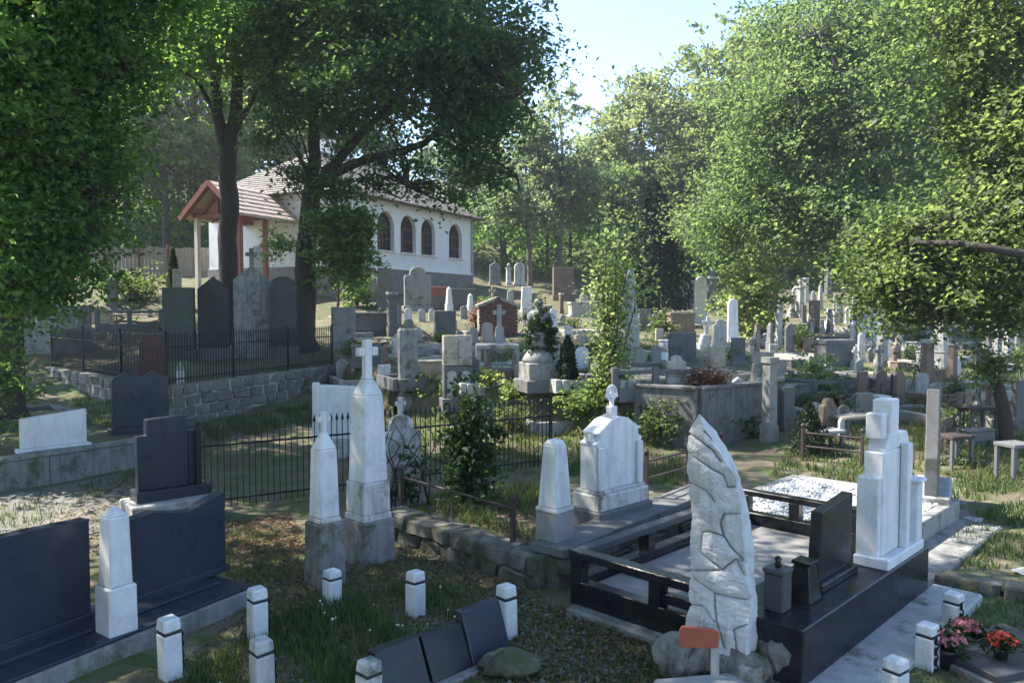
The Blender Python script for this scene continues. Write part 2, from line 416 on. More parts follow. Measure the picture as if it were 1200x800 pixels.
def limb(pts, r0, r1, n=9, wig=.0, sub=4):
    """smooth tapered limb through the points"""
    P = [Vector(p) for p in pts]; Q = []
    for i in range(len(P) - 1):
        a, b, c, d = P[max(0, i-1)], P[i], P[i+1], P[min(len(P)-1, i+2)]
        for k in range(sub):
            t = k / sub
            Q.append(.5 * ((2*b) + (c - a) * t + (2*a - 5*b + 4*c - d) * t*t + (3*b - a - 3*c + d) * t**3))
    Q.append(P[-1])
    if wig: Q = [q + Vector((random.gauss(0, wig), random.gauss(0, wig), 0)) if 0 < i < len(Q) - 1 else q for i, q in enumerate(Q)]
    m = len(Q) - 1
    return Q, [r0 + (r1 - r0) * (i / m) ** .85 for i in range(m + 1)]
def tree(name, label, cat, base, trunk, limbs, blobs, leaf, lsize, bk='bark', group=None, clump=.55, per=34, seed=1, hollow=.5, twigs=0, flare=1.5):
    """world coordinates in, parts stored relative to the base"""
    b = Vector(base); root = empty(name, b, 0, label, cat, group)
    mb = MB(); Q, rr = limb([Vector(p) - b for p in trunk[0]], trunk[1], trunk[2], wig=.02)
    rr[0] *= flare; mb.tube(Q, rr, 11); mb.build('trunk', M[bk], root, smooth=True)
    for p, r0, r1 in limbs:
        mb = MB(); Q, rr = limb([Vector(q) - b for q in p], r0, r1, wig=.03); mb.tube(Q, rr, 7); mb.build('limb', M[bk], root, smooth=True)
    if twigs:
        mb = MB(); r = random.Random(seed); tips = [Vector(l[0][-1]) - b for l in limbs] + [Vector(trunk[0][-1]) - b]
        for c, rad, n in blobs:
            c = Vector(c) - b; s = min(tips, key=lambda t: (t - c).length)
            for k in range(twigs):
                e = c + Vector((r.uniform(-1, 1) * rad[0], r.uniform(-1, 1) * rad[1], r.uniform(-.8, 1) * rad[2])) * .75
                mid = (s + e) / 2 + Vector((r.gauss(0, .3), r.gauss(0, .3), r.gauss(0, .3)))
                Q, rr = limb([s, mid, e], .045, .012, sub=3); mb.tube(Q, rr, 5)
        tag(mb.build('twigs', M[bk], root), kind='stuff')
    C = blob_points([(tuple(Vector(c) - b), rad, n) for c, rad, n in blobs], clump, per, hollow, seed)
    link('crown', leaf_mesh('crown', C, lsize, seed=seed), M[leaf], root)
    return root
def bush(name, label, cat, base, rad, n, leaf, lsize, group=None, seed=1, clump=.25, per=22, stems=5, hollow=.3, cz=None, sp=.6):
    b = Vector(base); root = empty(name, b, 0, label, cat, group); cz = rad[2] * .95 if cz is None else cz
    mb = MB(); r = random.Random(seed)
    for k in range(stems):
        a = r.uniform(0, 6.28); e = Vector((math.cos(a) * rad[0] * sp, math.sin(a) * rad[1] * sp, cz + rad[2] * r.uniform(0, .5)))
        Q, rr = limb([(0, 0, -.05), e * .45 + Vector((0, 0, .1)), e], .022 + .01 * rad[2], .008, sub=3); mb.tube(Q, rr, 5)
    mb.build('stem', M['bark'], root)
    C = blob_points([((0, 0, cz), rad, n)], clump, per, hollow, seed); C[:, 2] = np.maximum(C[:, 2], .03)
    link('foliage', leaf_mesh('foliage', C, lsize, seed=seed + 3), M[leaf], root); return root
# ------------------------------------------------------------------ walls and fences
ROCKS = []
for k in range(7):
    bm = bmesh.new(); bmesh.ops.create_cube(bm, size=1.0)
    bmesh.ops.bevel(bm, geom=bm.edges[:], offset=.12, segments=1, affect='EDGES')
    r = random.Random(k + 3)
    for v in bm.verts: v.co += Vector((r.uniform(-.06, .06), r.uniform(-.07, .07), r.uniform(-.06, .06)))
    me = bpy.data.meshes.new('stone'); bm.to_mesh(me); bm.free(); ROCKS.append(me)
def rock_variants(matname):
    out = []
    for me in ROCKS:
        c = me.copy(); c.materials.append(M[matname]); out.append(c)
    return out
RV = {k: rock_variants(k) for k in ('rubble', 'moss_stone', 'boulder', 'brick')}
def block_wall(name, label, p0, p1, zb, zt, thick, bl, bh, mat='rubble', core='mortar', cap=None, cat='wall', seed=1, proud=.03):
    p0, p1 = Vector((p0[0], p0[1], 0)), Vector((p1[0], p1[1], 0)); d = p1 - p0; L = d.length; rz = math.atan2(d.y, d.x)
    root = empty(name, (p0.x, p0.y, zb), rz, label, cat); r = random.Random(seed); H = zt - zb
    MB().box((L / 2, 0, H / 2 - .01), (L, thick - .05, H - .02)).build('wall_core', M[core], root)
    rows = max(1, round(H / bh)); hh = H / rows
    for j in range(rows):
        x = 0 if j % 2 == 0 else -bl * .5
        while x < L:
            l = bl * r.uniform(.7, 1.35); a, b = max(0, x), min(L, x + l); x += l
            if b - a < .08: continue
            o = link('stone', RV[mat][r.randrange(7)], None, root, ((a + b) / 2, r.uniform(-.01, .01), (j + .5) * hh))
            o.scale = ((b - a) - .015, thick + proud * r.uniform(.3, 1.4), hh - .012); o.rotation_euler = (r.gauss(0, .03), r.gauss(0, .025 + proud * .5), r.gauss(0, .02 + proud * .5))
    if cap:
        n = max(1, round(L / 1.1))
        for k in range(n):
            MB().box(((k + .5) * L / n, 0, H + .05), (L / n - .012, thick + .1, .1)).build('coping_stone', M[cap], root, bevel=.012)
    return root
_bar = {}
def bar_mesh(h, tip, mat, r=.009):
    k = (round(h, 2), tip, mat, r)
    if k not in _bar:
        mb = MB(); mb.box((0, 0, h / 2), (2 * r, 2 * r, h))
        if tip: mb.frus(h, h + .03, (.012, .012), (.045, .018)); mb.frus(h + .03, h + .12, (.045, .018), (.004, .004))
        me = mb.mesh('bar'); me.materials.append(M[mat]); _bar[k] = me
    return _bar[k]
def iron_fence(label, P, h, sp=.13, mat='iron', tip=True, post=2.2, name='iron_fence', rails=(.12, .82), r=.009, lift=0):
    P = [Vector(p) for p in P]; b = P[0]; root = empty(name, b, 0, label, 'fence')
    for a, c in zip(P[:-1], P[1:]):
        d = c - a; L = Vector((d.x, d.y, 0)).length; rz = math.atan2(d.y, d.x); n = max(1, int(L / sp))
        for rh in rails:
            o = MB().tube([a - b + Vector((0, 0, h * rh + lift)), c - b + Vector((0, 0, h * rh + lift))], .016, 6).build('rail', M[mat], root)
        for k in range(n + 1):
            p = a + d * (k / n); o = link('bar', bar_mesh(h, tip, mat, r), None, root, p - b + Vector((0, 0, .02 + lift)), rz)
        m = max(1, int(L / post))
        for k in range(m + 1):
            p = a + d * (k / m); q = MB().box((0, 0, h * .53), (.05, .05, h * 1.06 + .1)); q.lathe([(.03, h * 1.06 + .04), (.04, h * 1.06 + .08), (.0, h * 1.06 + .13)], 8)
            q.build('post', M[mat], root, loc=p - b + Vector((0, 0, lift)), rz=rz)
    return root
# terrace wall under the tall iron fence
WA, WB, WC = Vector((-13.5, 23.0)), Vector((-7.66, 17.35)), Vector((-5.45, 23.75))
block_wall('stone_wall', 'grey rubble retaining wall under the black iron fence, facing right', WB, WC, .15, 1.16, .4, .5, .25, seed=3)
block_wall('stone_wall', 'shaded grey rubble retaining wall under the iron fence at far left', WA, WB, .15, 1.16, .4, .5, .25, seed=4)
iron_fence('tall black spearhead iron fence on the stone terrace wall', [(WA.x, WA.y, 1.16), (WB.x, WB.y, 1.16), (WC.x, WC.y, 1.16)], 1.05, .095)
# low concrete wall at left
def concrete_wall(label, pts, zb, zt, thick, mat='concrete', cap=True, name='concrete_wall'):
    b = Vector((*pts[0], zb)); root = empty(name, b, 0, label, 'wall')
    for p, q in zip(pts[:-1], pts[1:]):
        p, q = Vector((p[0], p[1], 0)), Vector((q[0], q[1], 0)); d = q - p; L = d.length; rz = math.atan2(d.y, d.x)
        n = max(1, round(L / 1.8))
        for k in range(n):
            c = p + d * ((k + .5) / n) - Vector((b.x, b.y, 0))
            MB().box((0, 0, (zt - zb) / 2), (L / n - .01, thick, zt - zb)).build('wall_panel', M[mat], root, bevel=.012, loc=c, rz=rz)
        if cap:
            c = p + d * .5 - Vector((b.x, b.y, 0))
            MB().box((0, 0, zt - zb + .035), (L, thick + .06, .07)).build('coping', M[mat], root, bevel=.015, loc=c, rz=rz)
    return root
concrete_wall('low grey concrete retaining wall below the white and black slabs at left', [(-9.6, 9.7), (-6.55, 14.15), (-7.45, 17.0)], 0, .5, .22)
concrete_wall('tall streaked concrete retaining wall behind the pale rock monument', [(2.6, 16.35), (3.72, 15.6), (5.85, 17.2), (6.6, 19.4)], 0, 1.25, .24, 'concrete_dark')
# mossy kerb wall of the centre plot
KA, KB, KC = Vector((-1.55, 10.05)), Vector((.36, 8.05)), Vector((2.85, 11.0))
block_wall('rubble_kerb', 'mossy rubble kerb along the front of the grassy plot', KA, KB, -.03, .33, .34, .42, .18, 'moss_stone', 'moss_stone', None, 'kerb', 8, .06)
block_wall('rubble_kerb', 'mossy rubble kerb below the white cross-topped headstone', KB, KC, -.03, .33, .34, .42, .18, 'moss_stone', 'moss_stone', 'dgrey', 'kerb', 9, .05)
# iron fence round the middle plots
fa, fb = T(233, 600), T(645, 547)
iron_fence('long thin black iron fence behind the twin obelisks', [fa, (fa + fb) / 2, fb], 1.12, .085, r=.006)
fl = T(470, 614); fr = T(622, 633)
iron_fence('low thin iron rail along the front of the grassy plot', [(KA.x + .1, KA.y + .12, .33), (KB.x - .35, KB.y + .5, .33)], .38, .75, 'rust', False, 5, 'iron_rail', (.95,), .01)
q0, q1 = Vector((1.75, 10.15, .42)), Vector((3.2, 11.9, .36))
iron_fence('low thin iron rail right of the white cross-topped headstone', [q0, q1], .5, .9, 'rust', False, 5, 'iron_rail', (.95, .5), .01)

# ------------------------------------------------------------------ building
BA, BB = Vector((-7.9, 35.9)), Vector((-2.45, 47.3)); fd = (BB - BA).normalized(); nd = Vector((-fd.y, fd.x))
BL = (BB - BA).length; BW = 8.0; ZB, ZP, ZE, ZR = 2.9, 4.8, 8.2, 10.8
hb = empty('chapel_building', (BA.x, BA.y, 0), math.atan2(fd.y, fd.x), 'white plastered building with arched windows and brown tiled roof', 'building')
# local x runs along the facade, local y goes into the building, camera side is y = 0
MB().box((BL / 2, BW / 2, (ZB + ZP) / 2), (BL + .16, BW + .16, ZP - ZB)).build('plinth', M['plinth'], hb, bevel=.03)
WIN = [(1.7, 1.45), (3.75, 1.45), (5.79, 1.45), (7.76, 1.45), (10.75, 1.5)]
SILL, SPR = 5.72, 6.95
def arch_wall(L, z0, z1, wins, th):
    """wall with real arched openings; faces at y=0 and reveals to y=th"""
    mb = MB(); xs = 0.0
    def quad(a, b, c, d): mb.add([a, b, c, d], [(0, 1, 2, 3)])
    for cx, ww in wins:
        a, b = cx - ww / 2, cx + ww / 2
        quad((xs, 0, z0), (a, 0, z0), (a, 0, z1), (xs, 0, z1)); quad((a, 0, z0), (b, 0, z0), (b, 0, SILL), (a, 0, SILL))
        n = 10; arc = [(cx - ww / 2 * math.cos(math.pi * k / n), SPR + ww / 2 * math.sin(math.pi * k / n)) for k in range(n + 1)]
        for (x0, h0), (x1, h1) in zip(arc[:-1], arc[1:]):
            quad((x0, 0, h0), (x1, 0, h1), (x1, 0, z1), (x0, 0, z1)); quad((x0, 0, h0), (x0, th, h0), (x1, th, h1), (x1, 0, h1))
        for x in (a, b): quad((x, 0, SILL), (x, th, SILL), (x, th, SPR), (x, 0, SPR))
        quad((a, 0, SILL), (b, 0, SILL), (b, th, SILL), (a, th, SILL)); xs = b
    quad((xs, 0, z0), (L, 0, z0), (L, 0, z1), (xs, 0, z1))
    return mb
arch_wall(BL, ZP, ZE, WIN, .3).build('facade_wall', M['plaster'], hb)
mb = MB(); mb.box((.15, BW / 2 + .25, (ZP + ZE) / 2), (.3, BW - .5, ZE - ZP)); mb.box((BL - .15, BW / 2 + .25, (ZP + ZE) / 2), (.3, BW - .5, ZE - ZP)); mb.box((BL / 2, BW - .15, (ZP + ZE) / 2), (BL - .6, .3, ZE - ZP))
mb.build('rear_wall', M['plaster'], hb)
MB().box((BL / 2, -.03, ZP + .04), (BL + .22, .2, .08)).build('ledge', M['plaster'], hb, bevel=.01)
gl, n_, bs_ = newmat('window_glass'); bs_.inputs['Base Color'].default_value = (.02, .022, .025, 1); bs_.inputs['Roughness'].default_value = .08
M['glass'] = gl
for i, (cx, ww) in enumerate(WIN):
    wf = MB(); y = .24
    for x in (cx - ww / 2 + .05, cx, cx + ww / 2 - .05): wf.box((x, y, (SILL + SPR) / 2 + .1), (.08, .07, SPR - SILL + .3))
    for z in (SILL + .05, SILL + .6, SPR): wf.box((cx, y, z), (ww - .02, .065, .08))
    n = 10; arc = [(cx - (ww / 2 - .04) * math.cos(math.pi * k / n), y, SPR + (ww / 2 - .04) * math.sin(math.pi * k / n)) for k in range(n + 1)]
    wf.tube(arc, .045, 5); wo = wf.build('window', M['wood_dark'], hb)
    for s in (-1, 1):
        MB().box((cx + s * ww / 4, y + .03, (SILL + SPR) / 2), (ww / 2 - .12, .02, SPR - SILL - .05)).build('pane', M['wood_dark'] if (i < 4 and s < 0) else M['glass'], wo)
    MB().prism([(cx - (ww / 2 - .06) * math.cos(math.pi * k / 8), SPR + .04 + (ww / 2 - .08) * math.sin(math.pi * k / 8)) for k in range(9)], y + .02, y + .04).build('pane', M['glass'], wo)
    MB().box((cx, -.04, SILL - .035), (ww + .16, .24, .06)).build('window_sill', M['plaster'], wo, bevel=.01)
# roof: hipped, laid in overlapping tile courses
RO = MB(); ov = .55; e0 = ZE - .05
x0, x1, y0, y1 = -ov, BL + ov, -ov, BW + ov; yr = BW / 2; rx0, rx1 = x0 + 3.6, x1 - 3.6
pr = [(x0, y0, e0), (x1, y0, e0), (x1, y1, e0), (x0, y1, e0), (rx0, yr, ZR), (rx1, yr, ZR)]
RO.add(pr, [(0, 1, 5, 4), (1, 2, 5), (2, 3, 4, 5), (3, 0, 4), (3, 2, 1, 0)])
roof = RO.build('roof', M['tile'], hb)
def courses(a0, a1, b0, b1, n, mat, parent, th=.035):
    """tile courses between an eave edge a0-a1 and a ridge edge b0-b1"""
    a0, a1, b0, b1 = map(Vector, (a0, a1, b0, b1)); nr = (a1 - a0).cross(b0 - a0).normalized()
    if nr.z < 0: nr = -nr
    for k in range(n):
        s, t = k / n, min(1, (k + 1.12) / n)
        p = [a0.lerp(b0, s), a1.lerp(b1, s), a1.lerp(b1, t), a0.lerp(b0, t)]
        L = (p[1] - p[0]).length; m = max(1, int(L / .24)); mb = MB()
        for q in range(m):
            u0, u1 = q / m + .012 / max(L, .1), (q + 1) / m
            jit = random.uniform(-.006, .012)
            lo0, lo1 = p[0].lerp(p[1], u0) + nr * (th + .012 + jit), p[0].lerp(p[1], u1) + nr * (th + .012 + jit)
            hi0, hi1 = p[3].lerp(p[2], u0) + nr * .012, p[3].lerp(p[2], u1) + nr * .012
            mb.add([lo0, lo1, hi1, hi0, lo0 - nr * th, lo1 - nr * th], [(0, 1, 2, 3), (4, 5, 1, 0)])
        mb.build('tile_course', M[mat], parent)
courses(pr[0], pr[1], pr[4], pr[5], 20, 'tile', roof)
courses(pr[1], pr[2], pr[5], pr[5], 20, 'tile', roof)
courses(pr[3], pr[0], pr[4], pr[4], 20, 'tile', roof)
MB().tube([(rx0, yr, ZR + .06), (rx1, yr, ZR + .06)], .12, 8).build('ridge_cap', M['tile'], roof)
ch = MB(); ch.box((BL * .42, yr + 1.0, ZR + .1), (.7, .7, 1.8)); ch.box((BL * .42, yr + 1.0, ZR + 1.05), (.85, .85, .12)); ch.build('chimney', M['plaster'], roof, bevel=.02)
MB().tube([(x0, y0 - .05, e0 - .02), (x1, y0 - .05, e0 - .02)], .07, 8).build('gutter', M['wood_dark'], hb)
MB().tube([(BL - .05, -.12, e0), (BL - .05, -.12, 3.6)], .05, 8).build('downpipe', M['lgrey'], hb)
# porch on the near end wall
pc = Vector((BA.x, BA.y)) + nd * 3.9
po = empty('timber_porch', (pc.x, pc.y, 0), math.atan2(fd.y, fd.x), 'open timber porch with red beams and pale shingle gable roof', 'porch')
PW, PL, PE, PR = 2.9, 3.6, 7.0, 8.35     # half width handled below; local x negative = towards camera
for sy in (-1, 1):
    for x in (-PL + .25, -PL / 2):
        MB().box((x, sy * (PW / 2 - .2), (2.9 + PE) / 2), (.2, .2, PE - 2.9)).build('post', M['plaster_pink'] if (sy > 0) else M['wood_red'], po, bevel=.01)
    MB().box((-PL / 2, sy * (PW / 2 - .2), PE - .05), (PL, .16, .2)).build('beam', M['wood_red'], po, bevel=.01)
    rs = MB(); a = [(-PL - .25, sy * (PW / 2 + .25), PE - .12), (.1, sy * (PW / 2 + .25), PE - .12), (.1, 0, PR), (-PL - .25, 0, PR)]
    rs.add([Vector(q) for q in a] + [Vector(q) - Vector((0, 0, .08)) for q in a], [(0, 1, 2, 3), (7, 6, 5, 4), (0, 4, 5, 1), (1, 5, 6, 2), (2, 6, 7, 3), (3, 7, 4, 0)])
    ro = rs.build('roof_slope', M['wood_light'], po); courses(a[0], a[1], a[3], a[2], 7, 'tile_pink', ro, .03)
    Q = [Vector((-PL - .3, sy * (PW / 2 + .3), PE - .22)), Vector((-PL - .3, 0, PR - .06))]
    d = Q[1] - Q[0]; m_ = MB().box((0, 0, 0), (.06, d.length, .22), rx=math.atan2(d.z, d.y) if sy < 0 else math.atan2(d.z, d.y)); m_.build('barge_board', M['wood_red'], po, loc=(Q[0] + Q[1]) / 2)
for x in (-PL + .25, -PL / 2): MB().box((x, 0, PE - .1), (.16, PW, .18)).build('tie_beam', M['wood_red'], po, bevel=.01)
MB().box((-PL + .25, 0, (PE + PR) / 2 - .15), (.12, .12, PR - PE - .2)).build('king_post', M['wood_red'], po)
for s in (-1, 1): MB().tube([(-PL + .25, s * 1.0, PE - .05), (-PL + .25, s * .1, PR - .55)], .06, 6).build('brace', M['wood_red'], po)
for k_ in range(5):
    for sy in (-1, 1):
        x = -PL - .1 + k_ * .8; MB().tube([(x, sy * (PW / 2 + .2), PE - .22), (x, 0, PR - .16)], .05, 6).build('rafter', M['wood_red'], po)
MB().box((.14, .2, 5.3), (.2, PW - .3, 3.4)).build('end_wall', M['plaster_pink'], po)
fr_ = MB(); fr_.box((.02, .75, 5.0), (.06, .9, 1.7)).build('window', M['glass'], po)
MB().box((-PL * .6, -.5, 4.1), (.5, 1.1, .1)).build('bench_seat', M['wood_red'], po)
# grey board fence behind, left
f0, f1 = T(92, 322), T(262, 322)
f0.z -= .05; f1.z = f0.z + .1
fr0 = empty('board_fence', f0, 0, 'grey weathered board fence below the wood at left', 'fence'); dv = f1 - f0; L = dv.length; rz = math.atan2(dv.y, dv.x)
bmesh_ = MB().box((0, 0, .72), (.155, .025, 1.44)).mesh('board', .004); bmesh_.materials.append(M['wood_grey'])
n = int(L / .165)
for k in range(n):
    o = link('board', bmesh_, None, fr0, dv * ((k + .5) / n), rz); o.scale.z = random.uniform(.96, 1.03)
for k in range(int(L / 1.25) + 1):
    MB().box((0, -.06, .8), (.12, .1, 1.6)).build('post', M['wood_dark'], fr0, loc=dv * (k / int(L / 1.25)), rz=rz)
for z in (.35, 1.1): MB().box((L / 2, -.03, z), (L, .04, .08)).build('rail', M['wood_grey'], fr0, rz=rz)

# ------------------------------------------------------------------ gravestones
def cross(mb, z, h, t, arm=.62, wd=.22):
    """latin cross standing on height z"""
    b = h * wd; mb.box((0, 0, z + h / 2), (b, t, h)); mb.box((-(h * arm + b) / 4, 0, z + h * .66), ((h * arm - b) / 2, t * .98, b)); mb.box(((h * arm + b) / 4, 0, z + h * .66), ((h * arm - b) / 2, t * .98, b)); return mb
def profile(k, w, h):
    a = w / 2
    if k == 'arch':
        r = min(a, h * .5); return [(-a, 0), (a, 0)] + [(a * math.cos(math.pi * i / 10), h - r * .8 + r * .8 * math.sin(math.pi * i / 10)) for i in range(11)]
    if k == 'point': return [(-a, 0), (a, 0), (a, h * .82), (0, h), (-a, h * .82)]
    if k == 'wave':
        return [(-a, 0), (a, 0)] + [(a - w * i / 12, h * (.94 + .05 * math.cos(i / 12 * 4 * math.pi + 3.0))) for i in range(13)]
    if k == 'shoulder':
        c = a * .58; return [(-a, 0), (a, 0), (a, h * .74), (a * .9, h * .79), (c, h * .79), (c, h * .85)] + [(c * math.cos(math.pi * i / 8), h * .85 + h * .15 * math.sin(math.pi * i / 8)) for i in range(1, 8)] + [(-c, h * .85), (-c, h * .79), (-a * .9, h * .79), (-a, h * .74)]
    if k == 'stele': return [(-a, 0), (a, 0), (a * .8, h), (-a * .8, h)]
    if k == 'stelearch': return [(-a, 0), (a, 0)] + [(a * .86 * math.cos(math.pi * i / 8), h * .86 + h * .14 * math.sin(math.pi * i / 8)) for i in range(9)]
    if k == 'slant': return [(-a, 0), (a, 0), (a, h), (-a, h * .86)]
    return [(-a, 0), (a, 0), (a, h), (-a, h)]
CATN = {'obelisk': 'obelisk', 'obelisk_cross': 'obelisk', 'cross': 'grave_cross', 'pillar': 'grave_pillar', 'urn': 'urn_pillar', 'block': 'tomb_chest', 'bench': 'bench'}
def gravestone(kind, loc, rz, w, h, mat, label, group=None, bmat=None, t=None, name=None, lean=0):
    nm = name or CATN.get(kind, 'headstone'); bmat = bmat or mat; m, bm_ = M[mat], M[bmat]
    ct = {'obelisk': 'obelisk', 'grave_cross': 'grave cross', 'tomb_chest': 'tomb', 'bench': 'bench', 'grave_pillar': 'pillar', 'urn_pillar': 'pillar'}.get(nm, 'gravestone')
    o = empty(nm, loc, rz, label, ct, group); bv = min(.014, .03 * w)
    if lean: o.rotation_euler = (lean * .6, lean, rz)
    if kind.startswith('obelisk'):
        hx = .16 * h if kind == 'obelisk_cross' else 0; hb_ = h - hx; z1, z2 = hb_ * .06, hb_ * .34
        MB().frus(-.12, z1, (w * 1.08, w * 1.08), (w * 1.08, w * 1.08)).build('base', bm_, o, bevel=bv)
        p = MB().frus(z1, z2 - .03, (w * .96, w * .96), (w * .92, w * .92)); p.build('pedestal', bm_, o, bevel=bv)
        MB().frus(z2 - .03, z2 + .02, (w, w), (w, w)).build('moulding', m, o, bevel=bv)
        MB().frus(z2 + .02, hb_ * .9, (w * .8, w * .8), (w * .56, w * .56)).build('shaft', m, o, bevel=bv)
        MB().frus(hb_ * .9, hb_, (w * .56, w * .56), (w * (.2 if hx else .1), w * (.2 if hx else .1))).build('cap', m, o, bevel=bv * .5)
        if hx: cross(MB(), hb_ - .01, hx, hx * .2).build('cross', m, o, bevel=bv * .5)
    elif kind == 'cross':
        z1, z2 = h * .12, h * .42
        MB().frus(-.12, z1, (w, w * .8), (w, w * .8)).build('base', bm_, o, bevel=bv)
        MB().frus(z1, z2, (w * .78, w * .62), (w * .6, w * .5)).build('pedestal', bm_, o, bevel=bv)
        cross(MB(), z2 - .01, h - z2, max(.06, w * .2), .62, .2).build('cross', m, o, bevel=bv)
    elif kind in ('pillar', 'urn'):
        hu = h * .2 if kind == 'urn' else 0; z2 = h - hu
        MB().frus(-.12, z2 * .2, (w, w), (w * .96, w * .96)).build('base', bm_, o, bevel=bv)
        MB().frus(z2 * .2, z2 * .93, (w * .8, w * .8), (w * .74, w * .74)).build('shaft', m, o, bevel=bv)
        MB().frus(z2 * .93, z2, (w * .95, w * .95), (w * .9, w * .9)).build('cap', M['lgrey'] if mat in ('brown', 'dgrey') else m, o, bevel=bv)  # brown and dark pillars: the sunlit top is put into the cap colour
        if hu: MB().lathe([(w * .2, z2), (w * .1, z2 + hu * .2), (w * .3, z2 + hu * .5), (w * .32, z2 + hu * .7), (w * .14, z2 + hu * .85), (w * .05, h)], 12).build('urn', m, o, smooth=True)
    elif kind == 'block':
        t = t or w * .5
        MB().box((0, 0, h * .02), (w * 1.04, t * 1.06, h * .3)).build('base', bm_, o, bevel=bv)
        MB().box((0, 0, h * .52), (w * .94, t * .94, h * .7)).build('chest', m, o, bevel=bv)
        MB().box((0, 0, h * .93), (w, t, h * .14)).build('lid', m, o, bevel=bv)
    elif kind == 'bench':
        t = t or .35
        MB().box((0, 0, h - .03), (w, t, .06)).build('seat', m, o, bevel=.008)
        for s in (-1, 1):
            for y in (-1, 1): MB().box((s * w * .42, y * t * .38, h / 2 - .05), (.06, .06, h - .02)).build('leg', bm_, o, bevel=.006)
    else:
        x = kind.endswith('+x'); k = kind.replace('+x', ''); hx = h * .16 if x else 0; hb_ = h - hx; t = t or max(.07, min(.3, w * .26)); z1 = hb_ * .13
        MB().box((0, 0, z1 / 2 - .06), (w * 1.12, t * 1.9, z1 + .12)).build('base', bm_, o, bevel=bv)
        mb = MB(); mb.prism([(a, b + z1) for a, b in profile(k, w, hb_ - z1)], -t / 2, t / 2); mb.build('tablet', m, o, bevel=bv)
        if x: cross(MB(), hb_ - .015, hx + .015, t * .35).build('cross', m, o, bevel=bv * .6)
    return o
REG = []
def stonepx(kind, px, py, wpx, hpx, mat, label, rz=30, group=None, **k):
    REG.append((px, py, wpx, hpx))
    p = T(px, py); s = p.y / FPX; a = R(rz)
    sq = kind.startswith('obelisk') or kind in ('pillar', 'urn', 'cross')
    w = wpx * s / (abs(math.cos(a)) + (1.0 if sq else .26) * abs(math.sin(a)))
    return gravestone(kind, (p.x, p.y + .1, p.z), a, w, hpx * s, mat, label, group, **k)
S = stonepx
# left terrace behind the tall fence
S('slab', 209, 421, 36, 84, 'dgreen', 'dark green-grey slab headstone at the left end behind the tall iron fence', 8)
S('point', 250, 420, 36, 96, 'black_face', 'tall dark headstone with low pointed top left of the forked trunk', 20, t=.4, bmat='dgrey')
S('point+x', 295, 419, 42, 128, 'mottled', 'tall mottled grey headstone with cross between the two big trunks', 12)
S('arch', 331, 418, 32, 94, 'black_face', 'tall dark round-topped headstone just left of the thick trunk', 20, t=.4, bmat='dgrey')
S('block', 52, 412, 95, 54, 'mottled', 'broad mottled grey tomb chest behind the far left fence', 10)
S('arch', 117, 379, 24, 20, 'tan', 'small sunlit tan stone behind the left fence', 15)
S('pillar', 131, 362, 16, 36, 'dgrey', 'dark urn-like block on a post behind the left fence', 15)
S('slab', 207, 366, 10, 50, 'grey', 'thin grey slab standing behind the small columnar thuja', 15)
S('arch', 176, 448, 26, 54, 'red', 'dark stone with dull red face in front of the iron fence', 30, bmat='dgrey')
S('bench', 160, 378, 62, 10, 'pink', 'low pinkish stone bench behind the left iron fence', 5)
# between trunk and chapel
S('slab', 402, 408, 28, 48, 'grey', 'grey block headstone right of the iron fence end', 25)
S('block', 434, 392, 46, 26, 'dgrey', 'long dark low tomb between two grey stones', 10)
S('slab', 450, 362, 18, 48, 'dgrey', 'dark narrow slab with pale edge in front of the chapel plinth', 25)
S('shoulder', 489, 365, 32, 52, 'grey', 'broad grey twin-panel headstone with raised middle before the chapel', 15)
S('pillar', 459, 394, 17, 52, 'dgrey', 'dark square pillar left of the leaning mossy stele', 30)
S('obelisk', 526, 368, 11, 32, 'white', 'little white obelisk in front of the chapel plinth', 25)
S('obelisk', 551, 366, 10, 22, 'white', 'tiny white obelisk at the right corner of the chapel', 25)
S('block', 540, 362, 34, 24, 'dgrey', 'dark low tomb against the chapel corner', 10)
S('slab', 521, 396, 26, 32, 'dgrey', 'dark block headstone behind the twin-arch stele', 22)
S('stele', 480, 476, 26, 90, 'mottled', 'tall brown-grey mossy stele leaning slightly left of the twin-arch stele', 35, lean=R(-2))
S('arch', 400, 383, 12, 24, 'white_dirty', 'small pale stone under the leafy low branch', 15)
S('arch', 478, 379, 9, 18, 'white', 'small white round-topped stone left of the small white obelisk', 15)
S('arch', 494, 378, 9, 16, 'lgrey', 'small light grey stone in front of the twin-panel headstone', 15)
S('arch', 506, 376, 8, 14, 'white_dirty', 'tiny pale stone under the red bin', 15)
S('bench', 432, 404, 52, 8, 'tan', 'sunlit flat stone bench in front of the long dark tomb', 8)
S('block', 428, 428, 36, 24, 'dgrey', 'dark low tomb behind the big white cross', 15)
S('block', 508, 440, 44, 18, 'tan', 'sunlit tan grave slab between the leaning stele and the twin-arch stele', 10)
